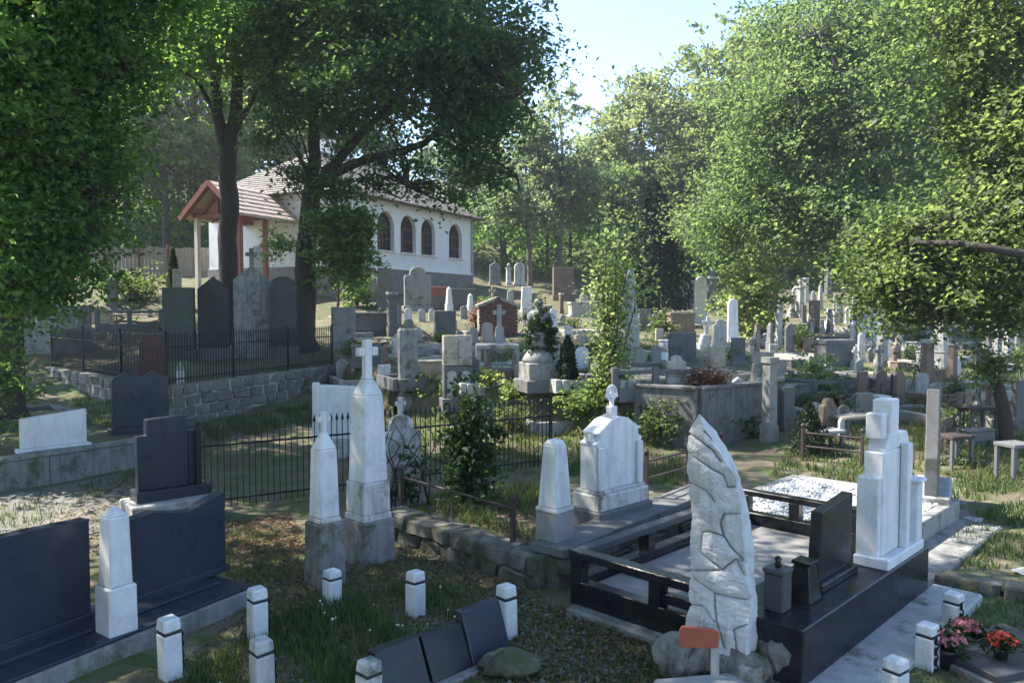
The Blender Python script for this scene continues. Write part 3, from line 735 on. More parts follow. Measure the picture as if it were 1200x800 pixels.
# centre
S('stelearch', 571, 404, 15, 26, 'pink', 'pinkish stele in front of the brick tomb', 20)
S('cross', 585, 401, 17, 44, 'lgrey', 'pale stone cross before the brick tomb', 15)
S('stele', 617, 368, 14, 32, 'white', 'white square-topped stele right of the brick tomb', 15)
S('point', 580, 335, 13, 27, 'grey', 'pointed grey stone in the back row beside the chapel corner', 15)
S('urn', 596, 335, 8, 26, 'white_dirty', 'thin pale urn pillar in the back row between two pointed stones', 15)
S('arch', 609, 335, 13, 27, 'white_dirty', 'pale round-topped stone in the back row right of the urn pillar', 15)
S('slab', 660, 352, 25, 38, 'brown', 'brown-grey slab headstone in the back row under the dark trees', 10)
S('block', 686, 372, 40, 18, 'lgrey', 'light grey low tomb behind the lime sapling', 8)
S('stele', 649, 392, 10, 30, 'white', 'narrow white stele right of the ivy-clad statue', 15)
S('pillar', 652, 444, 12, 46, 'lgrey', 'thin pale pillar left of the small dark conifer', 25)
S('obelisk', 738, 410, 24, 96, 'lgrey', 'tall light grey obelisk half hidden by the lime sapling', 25)
S('slab', 756, 388, 16, 26, 'dgrey', 'dark small slab right of the sapling', 15)
S('shoulder', 747, 438, 24, 32, 'grey', 'weathered grey shouldered stone right of the sapling', 20)
S('point', 770, 430, 14, 26, 'grey', 'small grey pointed stone beside the white grave lamp', 20)
S('urn', 807, 362, 13, 46, 'grey', 'left of the two grey urn pillars flanking the white arched stele', 12)
S('urn', 834, 362, 13, 46, 'dgrey', 'right of the two grey urn pillars flanking the white arched stele', 12)
S('stelearch', 821, 378, 17, 54, 'white', 'tall white arched stele between two urn pillars', 12)
S('block', 798, 392, 32, 26, 'brown', 'dull brown tomb chest below the urn pillars', 10)
S('slab', 800, 424, 34, 34, 'dgrey', 'wide dark slab headstone below the brown tomb chest', 15)
S('cross', 826, 408, 20, 38, 'white', 'white cross stone leaning below the white arched stele', 10, lean=R(6))
S('shoulder', 844, 408, 18, 34, 'lgrey', 'light grey shouldered stone left of the narrow white stele', 15)
S('stelearch', 859, 402, 15, 52, 'white', 'narrow tall white stele left of the big light shrub', 20)
S('slab', 842, 434, 20, 28, 'tan', 'tan block headstone above the concrete wall', 18)
S('slab', 866, 428, 18, 32, 'dgrey', 'dark stone behind the tan block headstone', 18)
# around the end of the concrete wall
S('cross', 888, 455, 20, 66, 'grey', 'weathered grey cross stone at the far end of the concrete wall', 30)
S('pillar', 903, 518, 22, 100, 'grey', 'tall rough grey pillar at the corner of the concrete wall', 30)
S('slab', 925, 505, 18, 52, 'dgrey', 'dark narrow headstone right of the rough corner pillar', 30)
S('arch', 884, 413, 12, 18, 'lgrey', 'small light stone right below the big light shrub', 15)
for i, (px, py, wv, hv, mt, kd, lb) in enumerate([
    (903, 414, 11, 36, 'grey', 'obelisk', 'grey obelisk right below the light shrub'),
    (913, 408, 10, 42, 'lgrey', 'pillar', 'light grey pillar with cap right of the light shrub'),
    (926, 416, 14, 36, 'dgrey', 'arch', 'dark round-topped stone right of the light shrub'),
    (938, 372, 13, 46, 'lgrey', 'urn', 'tall pale urn pillar standing against the dark wood'),
    (928, 372, 14, 26, 'lgrey', 'cross', 'pale small cross left of the tall urn pillar'),
    (955, 390, 16, 38, 'brown', 'slab', 'brown-grey slab right of the tall urn pillar'),
    (971, 350, 10, 34, 'dgrey', 'pillar', 'dim grey pillar deep under the right trees'),
    (971, 386, 11, 24, 'white', 'cross', 'small white cross behind the big dark tomb'),
    (994, 378, 8, 18, 'white_dirty', 'arch', 'tiny pale stone in shade left of the tall white obelisk'),
    (1002, 404, 13, 28, 'white_dirty', 'arch', 'left pale stone of the pair beside the tall white obelisk'),
    (1012, 404, 13, 30, 'lgrey', 'shoulder', 'right grey stone of the pair beside the tall white obelisk'),
    (1024, 402, 12, 52, 'white', 'obelisk', 'tall white obelisk under the right tree foliage'),
    (1035, 430, 14, 58, 'grey', 'pillar', 'tall grey square pillar on a block below the right tree'),
    (979, 434, 46, 36, 'dgrey', 'block', 'big dark tomb chest left of the tall grey pillar'),
    (1003, 434, 15, 28, 'white_dirty', 'cross', 'pale carved cross stone at the end of the big dark tomb'),
    (1012, 474, 14, 38, 'brown', 'slab', 'brown stone post left of the three near the rails'),
    (1035, 470, 14, 36, 'brown', 'arch', 'brown round-topped stone in the middle of the three near the rails'),
    (1056, 474, 16, 40, 'brown', 'point', 'reddish brown pointed stone right of the three near the rails'),
    (1088, 458, 17, 60, 'brown', 'pillar', 'tall brown pillar with lit top coloured pale under the right foliage'),
    (1118, 450, 13, 48, 'brown', 'pillar', 'thin brown pillar with lit top coloured pale right of the tall pale obelisk'),
    (1104, 432, 25, 58, 'lgrey', 'obelisk', 'broad tall pale grey obelisk behind the brown capped pillars'),
    (1124, 444, 9, 24, 'white', 'stele', 'small white stele right of the thin brown pillar'),
    (1152, 446, 20, 38, 'dgrey', 'slab', 'dark slab headstone left of the leaning ivy trunk'),
    (1160, 416, 10, 34, 'dgrey', 'obelisk', 'thin dark obelisk far right in the shade'),
    (1182, 430, 13, 44, 'lgrey', 'obelisk', 'pale obelisk at the right edge behind the leaning trunk'),
    (1170, 424, 12, 40, 'grey', 'obelisk', 'grey obelisk left of the pale one at the right edge'),
    (1194, 420, 9, 28, 'grey', 'arch', 'small grey stone at the right edge in the shade'),
    (1052, 388, 16, 30, 'dgrey', 'slab', 'blue-dark slab under the lit right foliage'),
    (1140, 482, 14, 34, 'tan', 'pillar', 'square tan pillar with cap on the right slope'),
    (1128, 488, 12, 28, 'brown', 'slab', 'small brown block left of the square tan pillar'),
    (1113, 520, 16, 30, 'brown', 'slab', 'brown slanted stone right of the tall dark slab'),
    (1196, 505, 24, 60, 'dgrey', 'slab', 'dark headstone at the right edge beside the leaning trunk')]):
    S(kd, px, py, wv, hv, mt, lb, random.choice((15, 20, 28, 35)))
# twin-arch stele with two pale niches
p = T(536, 478); s_ = p.y / FPX
tw = empty('headstone', p, R(15), 'broad grey stele with tan top and two pale arched niches', 'gravestone'); W_, H_ = 36 * s_ / 1.05, 84 * s_
MB().box((0, 0, .05), (W_ * 1.15, .5, .3)).build('base', M['dgrey'], tw, bevel=.01)
MB().box((0, 0, H_ * .3), (W_, .3, H_ * .52)).build('body', M['dgrey'], tw, bevel=.01)
MB().box((0, .01, H_ * .78), (W_ * .98, .26, H_ * .42)).build('upper_block', M['tan'], tw, bevel=.01)
MB().box((W_ * .12, -.14, H_ * .78), (W_ * .22, .06, H_ * .36)).build('tablet', M['lgrey'], tw, bevel=.008)
for s in (-1, 1):
    MB().prism([(s * W_ * .24 + a, b + H_ * .1) for a, b in profile('arch', W_ * .32, H_ * .4)], -.19, -.14).build('niche', M['lgrey'], tw, bevel=.008)
# brick tomb
p = T(583, 393); s_ = p.y / FPX; W_, H_ = 46 * s_, 46 * s_
bt = empty('brick_tomb', p, R(10), 'gabled red brick tomb front with stone coping', 'tomb')
MB().prism([(-W_/2 + .04, -.1), (W_/2 - .04, -.1), (W_/2 - .04, H_ * .72), (0, H_ * .92), (-W_/2 + .04, H_ * .72)], -.2, .5).build('wall_core', M['mortar'], bt)
rows = int(H_ / .14)
for j in range(rows):
    z = (j + .5) * H_ * .93 / rows; half = W_ / 2 if z < H_ * .72 else max(.1, W_ / 2 * (H_ * .93 - z) / (H_ * .21)); x = -half
    off = .13 if j % 2 else 0; x -= off
    while x < half:
        a, b = max(-half, x), min(half, x + .27); x += .27
        if b - a < .06: continue
        o = link('brick', RV['brick'][random.randrange(7)], None, bt, ((a + b) / 2, -.2, z)); o.scale = (b - a - .02, .12, H_ * .93 / rows - .02)
for s in (-1, 1):
    d = Vector((s * W_ / 2 * 1.06, 0, -H_ * .21)); MB().box((0, 0, 0), (d.length, .8, .09), ry=math.atan2(-d.z, d.x) if s > 0 else math.atan2(-d.z, d.x)).build('coping', M['tan'], bt, loc=Vector((0, .12, H_ * .95)) + d / 2)
# ivy-clad statue on pedestal
p = T(631, 458); s_ = p.y / FPX; H_ = 108 * s_
st = empty('statue', p, R(20), 'weathered figure on a domed pedestal wrapped in dark ivy', 'statue')
MB().box((0, 0, H_ * .06), (H_ * .42, H_ * .42, H_ * .14)).build('base', M['dgrey'], st, bevel=.02)
MB().box((0, 0, H_ * .2), (H_ * .34, H_ * .34, H_ * .22)).build('pedestal', M['grey'], st, bevel=.02)
MB().lathe([(H_ * .17, H_ * .31), (H_ * .18, H_ * .34), (H_ * .14, H_ * .41), (H_ * .1, H_ * .45)], 14).build('dome', M['grey'], st, smooth=True)
fg = MB(); fg.lathe([(H_ * .1, H_ * .44), (H_ * .105, H_ * .5), (H_ * .085, H_ * .62), (H_ * .075, H_ * .72), (H_ * .105, H_ * .82), (H_ * .1, H_ * .86), (H_ * .035, H_ * .885), (H_ * .03, H_ * .9), (H_ * .05, H_ * .93), (H_ * .055, H_ * .96), (H_ * .04, H_ * .99), (H_ * .01, H_)], 16)
fg.tube([(-H_ * .1, 0, H_ * .84), (-H_ * .13, -.05, H_ * .72), (-H_ * .05, -.16, H_ * .68)], [.07, .06, .045], 7); fg.tube([(H_ * .1, 0, H_ * .84), (H_ * .14, -.04, H_ * .72), (H_ * .06, -.16, H_ * .66)], [.07, .06, .045], 7)
fg.build('figure', M['mottled'], st, smooth=True)
C = blob_points([((.02, -.02, H_ * .74), (H_ * .12, H_ * .12, H_ * .15), 1700), ((H_ * .09, -.05, H_ * .5), (H_ * .07, H_ * .1, H_ * .22), 1100), ((-H_ * .08, -.05, H_ * .56), (H_ * .05, H_ * .08, H_ * .16), 500), ((H_ * .12, -.03, H_ * .25), (H_ * .07, H_ * .1, H_ * .15), 350)], .12, 16, .7, 5)
link('ivy', leaf_mesh('ivy', C, .09, seed=5), M['ivy'], st)
# table tomb
p = T(583, 448); s_ = p.y / FPX; W_, H_ = 50 * s_, 44 * s_
tt = empty('table_tomb', p, R(4), 'pale flat table tomb on posts with brown chest beneath', 'tomb')
MB().box((0, .3, H_ * .96), (W_, 1.0, .1)).build('top_slab', M['lgrey'], tt, bevel=.015)
for sx in (-1, 1):
    for y in (-.1, .7): MB().box((sx * W_ * .45, y, H_ * .46), (.12, .12, H_ * .94)).build('leg', M['lgrey'], tt, bevel=.01)
MB().box((0, .35, H_ * .14), (W_ * .8, .8, H_ * .34)).build('chest', M['brown'], tt, bevel=.015)
MB().box((0, -.35, -.02), (W_ * 1.35, .9, .1)).build('step', M['concrete_light'], tt, bevel=.01)
# bordered graves (kerb frames with posts and rails)
def kerb_grave(label, c, rz, w, l, hgt, mat, bed, post=True, rail=True, name='grave_border', bedz=.12):
    o = empty(name, c, rz, label, 'grave')
    for s in (-1, 1):
        MB().box((s * w / 2, l / 2, .04), (.14, l, .3)).build('kerb', M[mat], o, bevel=.01)
        MB().box((0, (0 if s < 0 else l), .035), (w - .15, .14, .29)).build('kerb', M[mat], o, bevel=.01)
    MB().box((0, l / 2, bedz - .1), (w - .16, l - .16, .14)).build('bed', M[bed], o)
    if post:
        for x in (-w / 2, 0, w / 2):
            for y in (0, l): MB().box((x, y, hgt / 2), (.13, .13, hgt)).build('post', M[mat], o, bevel=.01)
    if rail:
        for y in (0, l): MB().box((0, y, hgt - .1), (w - .13, .09, .09)).build('rail', M[mat], o, bevel=.006)
        for s in (-1, 1): MB().box((s * w / 2, l / 2, hgt - .1), (.09, l - .13, .09)).build('rail', M[mat], o, bevel=.006)
    return o
p = T(768, 474); kerb_grave('dark railed grave with white slab left of the concrete wall', p, R(8), 1.75, 2.1, .62, 'dgrey', 'concrete_light')
p = T(152, 385); kerb_grave('railed grey grave border behind the left iron fence', p, R(5), 2.2, 2.0, .7, 'dgrey', 'tan')
p = T(665, 506); kerb_grave('low grey kerbed grave with green planting left of the cross-topped headstone', p, R(20), 1.6, 1.6, .3, 'grey', 'ground', False, False)
p = T(985, 470); kerb_grave('kerbed grave with thin rails left of the three brown stones', p, R(20), 1.7, 1.9, .6, 'dgrey', 'path_slab')
p = T(1125, 470); kerb_grave('kerbed grave with pale slab below the thin brown pillar', p, R(20), 1.7, 1.9, .3, 'brown', 'tan', False, False)
p = T(960, 452); kerb_grave('sunlit grave bed with low kerb below the big dark tomb', p, R(20), 1.8, 1.8, .3, 'grey', 'path_slab', False, False)
# benches, tables and thin rails on the right slope
for px, py, wv, hv, mt, lb in [(1008, 512, 62, 26, 'tan', 'pale long stone bench behind the white stele'), (962, 525, 52, 22, 'lgrey', 'pale low bench beside the wall-side conifer'),
        (1188, 562, 34, 44, 'dgrey', 'dark stone stool table at the right edge'), (1118, 545, 34, 36, 'rust', 'thin dark bench frame right of the tall dark slab'),
        (1145, 512, 44, 36, 'rust', 'dark bench frame below the square tan pillar'), (1150, 470, 40, 24, 'grey', 'grey stone bench below the dark right slab')]:
    p = T(px, py); s_ = p.y / FPX; gravestone('bench', p, R(18), wv * s_, hv * s_, mt, lb, bmat='dgrey', t=.4)
for a, b, lb in [((985, 500), (1045, 470), 'thin iron rail around the long stone bench'), ((940, 540), (1010, 548), 'thin iron rail in front of the white gravel bed'),
                 ((1110, 500), (1165, 480), 'thin iron rail below the square tan pillar'), ((1090, 545), (1140, 500), 'thin leaning iron rail on the right slope')]:
    iron_fence(lb, [T(*a), T(*b)], .55, .8, 'rust', False, 9, 'iron_rail', (.95, .5), .012)
# other small named things
p = T(512, 362); b = empty('red_bin', p, R(20), 'red lidded box before the chapel plinth', 'bin'); s_ = p.y / FPX
MB().frus(0, 15 * s_, (15 * s_, 11 * s_), (20 * s_, 14 * s_)).build('body', M['dgrey'], b, bevel=.02); MB().frus(15 * s_, 26 * s_, (20 * s_, 14 * s_), (23 * s_, 15 * s_)).build('lid', M['red'], b, bevel=.02)
def lantern(px, py, hpx, label, mat='white_clean', z=None):
    p = T(px, py) if z is None else G(px, py, z); h = hpx * p.y / FPX
    o = empty('grave_lantern', p, 0, label, 'lantern')
    MB().lathe([(h * .13, 0), (h * .14, h * .05), (h * .1, h * .1), (h * .14, h * .3), (h * .14, h * .6), (h * .1, h * .7)], 12).build('cup', M[mat], o, smooth=True)
    MB().lathe([(h * .16, h * .7), (h * .12, h * .8), (h * .04, h * .9), (h * .01, h)], 12).build('lid', M['lgrey'], o, smooth=True)
lantern(779, 432, 30, 'white grave lamp left of the wide dark slab')
lantern(212, 462, 34, 'slim white grave candle beside the tall iron fence corner')
S('slab', 218, 484, 18, 22, 'grey', 'small grey block under the slim white candle', 30)
# the crowded middle: more small graves, each named by the landmark it stands next to
MARK = [(450, 362, 'dark narrow slab before the chapel'), (489, 365, 'grey twin-panel headstone'), (480, 476, 'leaning mossy stele'), (536, 478, 'twin-arch stele'), (526, 368, 'little white obelisk'), (583, 395, 'brick tomb'), (617, 368, 'white square-topped stele'),
        (660, 352, 'brown back-row slab'), (631, 455, 'ivy-clad statue'), (583, 446, 'table tomb'), (716, 462, 'lime sapling'), (738, 410, 'tall light grey obelisk'), (747, 438, 'grey shouldered stone'), (768, 474, 'dark railed grave'), (800, 424, 'wide dark slab'), (821, 378, 'white arched stele'), (859, 402, 'narrow tall white stele'),
        (842, 434, 'tan block headstone'), (888, 455, 'weathered grey cross'), (880, 402, 'big light shrub'), (938, 372, 'tall pale urn pillar'), (979, 434, 'big dark tomb'), (1024, 402, 'tall white obelisk'), (1035, 430, 'tall grey square pillar'), (1035, 470, 'three brown stones'), (1088, 458, 'tall brown pillar'), (1104, 432, 'broad pale obelisk'),
        (1118, 450, 'thin brown pillar'), (1152, 446, 'dark slab by the ivy trunk'), (1182, 430, 'pale right-edge obelisk'), (955, 462, 'yellow-green shrub'), (1008, 512, 'long stone bench'), (1140, 482, 'square tan pillar'), (402, 408, 'grey block by the fence end')]
CN = {'white': 'white', 'white_dirty': 'stained whitish', 'lgrey': 'light grey', 'grey': 'grey', 'dgrey': 'dark', 'tan': 'tan', 'brown': 'brown', 'pink': 'pinkish', 'mottled': 'mottled grey', 'concrete_light': 'pale concrete'}
KN = {'arch': 'round-topped stone', 'slab': 'square-topped stone', 'point': 'pointed stone', 'obelisk': 'obelisk', 'pillar': 'pillar', 'cross': 'stone cross', 'block': 'low chest tomb', 'urn': 'urn pillar', 'stelearch': 'slim stele', 'shoulder': 'shouldered stone', 'bed': 'kerbed grave bed', 'plant': 'low grave shrub'}
used_labels = set(); r = random.Random(77); tries = 0; made = 0
def near_mark(px, py):
    m = min(MARK, key=lambda q: math.hypot(px - q[0], (py - q[1]) * 1.6)); dx, dy = px - m[0], (py - m[1]) * 1.6
    rel = ('right of' if dx > 0 else 'left of') if abs(dx) > abs(dy) else ('in front of' if dy > 0 else 'behind'); return rel, m[2]
PLANTS = []
while made < 215 and tries < 9000:
    tries += 1
    if r.random() < .5: px, py = r.uniform(400, 815), r.uniform(352, 470)
    else: px, py = r.uniform(862, 1195), r.uniform(382, 522)
    if px < 560 and py < 372 or (650 < px < 800 and py > 462) or (1015 < px < 1110 and py > 485): continue
    kd = r.choice(('arch', 'arch', 'slab', 'point', 'obelisk', 'pillar', 'cross', 'stelearch', 'shoulder', 'block', 'bed', 'bed', 'bed', 'bed', 'plant', 'plant', 'plant', 'urn'))
    d_ = T(px, py).y; sc1 = 24.0 / d_
    wv, hv = {'bed': (34, 10), 'block': (30, 14), 'plant': (18, 16), 'slab': (16, 22), 'shoulder': (15, 24), 'arch': (13, 22), 'point': (12, 22)}.get(kd, (11, 34)); q = r.uniform(.75, 1.25) * sc1; wv, hv = wv * q, hv * q
    bad = False
    for (a, b, w2, h2) in REG:
        if abs(px - a) < (wv + w2) * .42 and abs(py - b) < max(4, min(hv, h2) * .25): bad = True; break
        if abs(px - a) < (wv + w2) * .45 and py > b and py - hv < b - h2 * .5: bad = True; break
    if bad: continue
    mt = r.choice(('white', 'white_dirty', 'lgrey', 'lgrey', 'grey', 'grey', 'tan', 'brown', 'dgrey', 'mottled')) if kd != 'bed' else r.choice(('lgrey', 'concrete_light', 'grey', 'tan', 'dgrey'))
    rel, lm = near_mark(px, py); lb = ('small ' if kd not in ('bed', 'block', 'plant') else '') + ((CN[mt] + ' ') if kd != 'plant' else '') + KN[kd] + ' ' + rel + ' the ' + lm
    if lb in used_labels: continue
    used_labels.add(lb); REG.append((px, py, wv, hv)); made += 1
    if kd == 'bed': p = T(px, py); kerb_grave(lb, p, R(r.uniform(8, 32)), 1.0 * r.uniform(.8, 1.3), 1.8 * r.uniform(.8, 1.2), .3, mt, r.choice(('ground', 'path_slab', 'tan', 'concrete_light', 'ground')), False, False)
    elif kd == 'plant': PLANTS.append((lb, px, py, wv, hv))
    else: REG.pop(); S(kd, px, py, wv, hv, mt, lb, r.uniform(8, 40), lean=r.gauss(0, .025))
# scattered small stones in the deep shade, alike
r = random.Random(5); k = 0
for i in range(34):
    px = r.choice((r.uniform(900, 1195), r.uniform(690, 860), r.uniform(885, 1010))); py = r.uniform(352, 392) if px > 880 else r.uniform(345, 366)
    kd, mt = r.choice(('arch', 'obelisk', 'slab', 'pillar', 'point')), r.choice(('grey', 'lgrey', 'dgrey', 'white_dirty')); rel, lm = near_mark(px, py)
    S(kd, px, py, r.uniform(6, 10), r.uniform(15, 30), mt, 'tiny shaded ' + CN[mt] + ' ' + KN[kd] + ' ' + rel + ' the ' + lm, r.uniform(5, 35), 'small stones in the shade of the wood')
# ------------------------------------------------------------------ foreground: twin obelisks, plot stones
def stack(name, label, loc, rz, secs, cat, cr=None):
    o = empty(name, loc, rz, label, cat)
    for nm, z0, z1, w0, w1, mt in secs: MB().frus(z0, z1, (w0, w0), (w1, w1)).build(nm, M[mt], o, bevel=.012)
    if cr: cross(MB(), cr[0], cr[1], cr[2], .66, .24).build('cross', M[cr[3]], o, bevel=.008)
    return o
p = G(432, 655); k = p.y / FPX; w0 = k / 1.38      # a square seen corner-on is 1.38 times its side wide
stack('obelisk', 'tallest white obelisk with a cross, grey stained base', p, R(46), [
    ('base', -.1, 50 * k, 62 * w0, 61 * w0, 'concrete'), ('pedestal', 50 * k, 58 * k, 56 * w0, 54 * w0, 'white_dirty'), ('die', 58 * k, 95 * k, 52 * w0, 51 * w0, 'white_dirty'),
    ('shaft', 95 * k, 196 * k, 46 * w0, 37 * w0, 'white'), ('cap', 196 * k, 214 * k, 37 * w0, 17 * w0, 'white'), ('neck', 214 * k, 221 * k, 17 * w0, 11 * w0, 'white')], 'obelisk', (219 * k, 42 * k, .075, 'white'))
p = G(381, 682); k = p.y / FPX; w0 = k / 1.38
stack('obelisk', 'shorter white obelisk with a small cross, left of the tallest one', p, R(46), [
    ('base', -.1, 74 * k, 50 * w0, 46 * w0, 'concrete'), ('moulding', 74 * k, 80 * k, 41 * w0, 38 * w0, 'white_dirty'), ('shaft', 80 * k, 160 * k, 36 * w0, 31 * w0, 'white'),
    ('cap', 160 * k, 180 * k, 31 * w0, 9 * w0, 'white')], 'obelisk', (178 * k, 26 * k, .06, 'white'))
p = G(650, 640, .33); k = p.y / FPX; w0 = k / 1.38
stack('obelisk', 'short flat-topped white obelisk on a dark base, left of the cross-topped headstone', p, R(46), [
    ('base', -.12, 44 * k, 47 * w0, 45 * w0, 'grey'), ('moulding', 44 * k, 49 * k, 48 * w0, 45 * w0, 'white_dirty'), ('shaft', 49 * k, 122 * k, 40 * w0, 28 * w0, 'white'), ('cap', 122 * k, 128 * k, 28 * w0, 18 * w0, 'white')], 'obelisk')
# big white headstone with ring cross
p = G(716, 606, .33); k = p.y / FPX
hs = empty('headstone', p, R(43), 'large white shouldered marble headstone topped by a ringed cross', 'gravestone'); W_ = .86; H_ = 122 * k
MB().box((0, 0, .03), (W_ * 1.16, .52, .3)).build('footing', M['dgrey'], hs, bevel=.015)
MB().box((0, 0, .27), (W_ * 1.1, .44, .2)).build('base', M['white_dirty'], hs, bevel=.02)
MB().box((0, 0, .385), (W_ * 1.04, .36, .04)).build('moulding', M['white_dirty'], hs, bevel=.012)
a = W_ / 2; z1 = .4; hh = H_ - z1
pf = [(-a, 0), (a, 0), (a, hh * .62), (a * 1.04, hh * .66), (a * .86, hh * .70), (a * .86, hh * .76), (a * .95, hh * .80), (a * .72, hh * .86), (a * .40, hh * .955), (0, hh), (-a * .40, hh * .955), (-a * .72, hh * .86), (-a * .95, hh * .80), (-a * .86, hh * .76), (-a * .86, hh * .70), (-a * 1.04, hh * .66), (-a, hh * .62)]
MB().prism([(x, z + z1) for x, z in pf], -.13, .13).build('tablet', M['white'], hs, bevel=.014)
for s in (-1, 1):
    MB().box((s * (a - .07), -.15, z1 + hh * .31), (.1, .05, hh * .6)).build('pilaster', M['white'], hs, bevel=.01)
    MB().lathe([(.05, z1 + hh * .66), (.065, z1 + hh * .70), (.035, z1 + hh * .74), (.05, z1 + hh * .78)], 10, (s * (a - .03), -.02)).build('finial', M['white'], hs, smooth=True)
cz = H_ - .02; cx = MB(); cx.box((0, 0, cz + .06), (.1, .1, .14)); cx.box((0, 0, cz + .22), (.045, .05, .26)); cx.box((0, 0, cz + .26), (.2, .048, .05))
cx.tube([(.085 * math.cos(t * math.pi / 8), 0, cz + .29 + .085 * math.sin(t * math.pi / 8)) for t in range(17)], .018, 6); cx.build('cross', M['white'], hs, bevel=.006)
# white ivy-grown headstone and the white slab behind the obelisks
p = T(470, 592); k = p.y / FPX
o = gravestone('shoulder+x', p, R(30), 50 * k / 1.02, 128 * k, 'white_dirty', 'white round-shouldered headstone with a small cross, overgrown by bare vines')
v = MB(); r = random.Random(3)
for i in range(9):
    x = r.uniform(-.3, .3); Q, rr = limb([(x * 1.2, -.24, 0), (x + r.uniform(-.15, .15), -.16, .5), (x + r.uniform(-.3, .3), -.13, .9), (x + r.uniform(-.35, .35), -.13, r.uniform(1.0, 1.4))], .014, .005, sub=3); v.tube(Q, rr, 5)
v.build('vine', M['bark'], o)
C = blob_points([((0, -.2, .35), (.38, .14, .45), 700)], .14, 14, .4, 8); link('ivy', leaf_mesh('ivy', C, .07, seed=8), M['ivy'], o)
p = Vector((-3.25, 14.9, .1)); o = empty('headstone', p, R(10), 'wide white panel headstone with a side post, behind the tallest obelisk', 'gravestone')
MB().box((0, 0, .1), (1.05, .35, .4)).build('base', M['lgrey'], o, bevel=.01); MB().prism([(-.42, .3), (.5, .3), (.5, 1.28), (-.42, 1.34)], -.08, .08).build('tablet', M['white_clean'], o, bevel=.012); MB().box((-.47, -.02, .84), (.13, .2, 1.08)).build('side_post', M['white_clean'], o, bevel=.012)

# ------------------------------------------------------------------ left row of black headstones
LA, LB = G(16, 797, .18), G(300, 685, .18); lu = (LB - LA).normalized(); ln = Vector((lu.y, -lu.x, 0)); lrz = math.atan2(lu.y, lu.x)
Lroot = LA - lu * 1.5; Lroot.z = 0
gp = empty('grave_plinth', Lroot, lrz, 'long concrete grave plinth with black granite top at lower left', 'grave'); LL = (LB - LA).length + 1.5
MB().box((LL / 2, .45, .06), (LL, .9, .2)).build('footing', M['concrete'], gp, bevel=.02)
MB().box((LL / 2 - .02, .45, .175), (LL - .02, .88, .03)).build('top_slab', M['black_soft'], gp, bevel=.006)
MB().box((LL / 2 - .08, .55, .205), (LL - .2, .5, .03)).build('step', M['black_soft'], gp, bevel=.006)
def on_left(s, t, z): return Lroot + lu * s - ln * t + Vector((0, 0, z))
def left_s(px, py, z): return (G(px, py, z) - Lroot).dot(lu)
s1, s2, s3 = left_s(112, 724, .22), left_s(163, 705, .22), left_s(277, 669, .22)
o = empty('headstone', on_left((s1 - 1.4) / 1 + .7, .6, .22), lrz, 'wide black granite headstone cut by the left edge, lower left', 'gravestone')
MB().prism([(-.7, 0), (.7, 0), (.7, .86), (.2, .88), (-.7, .88)], -.06, .06).build('tablet', M['black_soft'], o, bevel=.008); MB().box((0, 0, .02), (1.42, .2, .06)).build('base', M['black_soft'], o, bevel=.006)
o = empty('headstone', on_left((s2 + s3) / 2, .6, .22), lrz, 'wide black granite headstone with curved top, right of the white flat-faced obelisk', 'gravestone'); hw = (s3 - s2) / 2
MB().prism([(-hw, 0), (hw, 0), (hw, .80), (hw * .6, .76), (hw * .2, .70), (-hw * .2, .73), (-hw * .6, .78), (-hw, .76)], -.06, .06).build('tablet', M['black_soft'], o, bevel=.008); MB().box((0, 0, .02), (hw * 2 + .04, .2, .06)).build('base', M['black_soft'], o, bevel=.006)
p = G(137, 738, .19); k = p.y / FPX; w0 = k / 1.33
stack('obelisk', 'small clean white obelisk with pyramid tip between the two wide black headstones', p, lrz - R(6), [('pedestal', -.01, 56 * k, 46 * w0, 45 * w0, 'white_clean'), ('shaft', 56 * k, 138 * k, 37 * w0, 32 * w0, 'white_clean'), ('cap', 138 * k, 150 * k, 32 * w0, 5 * w0, 'white_clean')], 'obelisk')
# stepped black headstone behind
p = G(200, 582, .28); k = p.y / FPX; o = empty('headstone', p, R(40), 'stepped black headstone on a grey block, middle left', 'gravestone')
MB().box((0, 0, -.15), (1.15, .7, .3)).build('footing', M['concrete_light'], o, bevel=.02); MB().box((.02, .05, .07), (.98, .4, .14)).build('base', M['black_soft'], o, bevel=.01)
MB().prism([(-.42, .14), (.24, .14), (.24, 1.12), (-.3, 1.10), (-.3, .88), (-.42, .88)], -.02, .14).build('tablet', M['black_soft'], o, bevel=.01); MB().box((.34, .08, .52), (.19, .15, .76)).build('side_panel', M['black_soft'], o, bevel=.01)
# white and black slabs on the low wall
p = G(53, 531, .52); k = p.y / FPX; gravestone('slant', p + Vector((0, .25, 0)), R(46), .98, .66, 'white_clean', 'low wide white slab headstone on the low concrete wall at left', t=.12)
p = G(158, 511, .52); k = p.y / FPX; gravestone('wave', p + Vector((0, .25, 0)), R(40), .98, 1.18, 'black_soft', 'black headstone with wavy top on the low concrete wall', t=.14)
# black kerbs of the graves behind the low wall
kerb_grave('shaded dark kerbed grave behind the low white slab', Vector((-9.3, 15.2, .56)), R(45), 1.8, 2.2, .3, 'dgrey', 'ground', False, False)

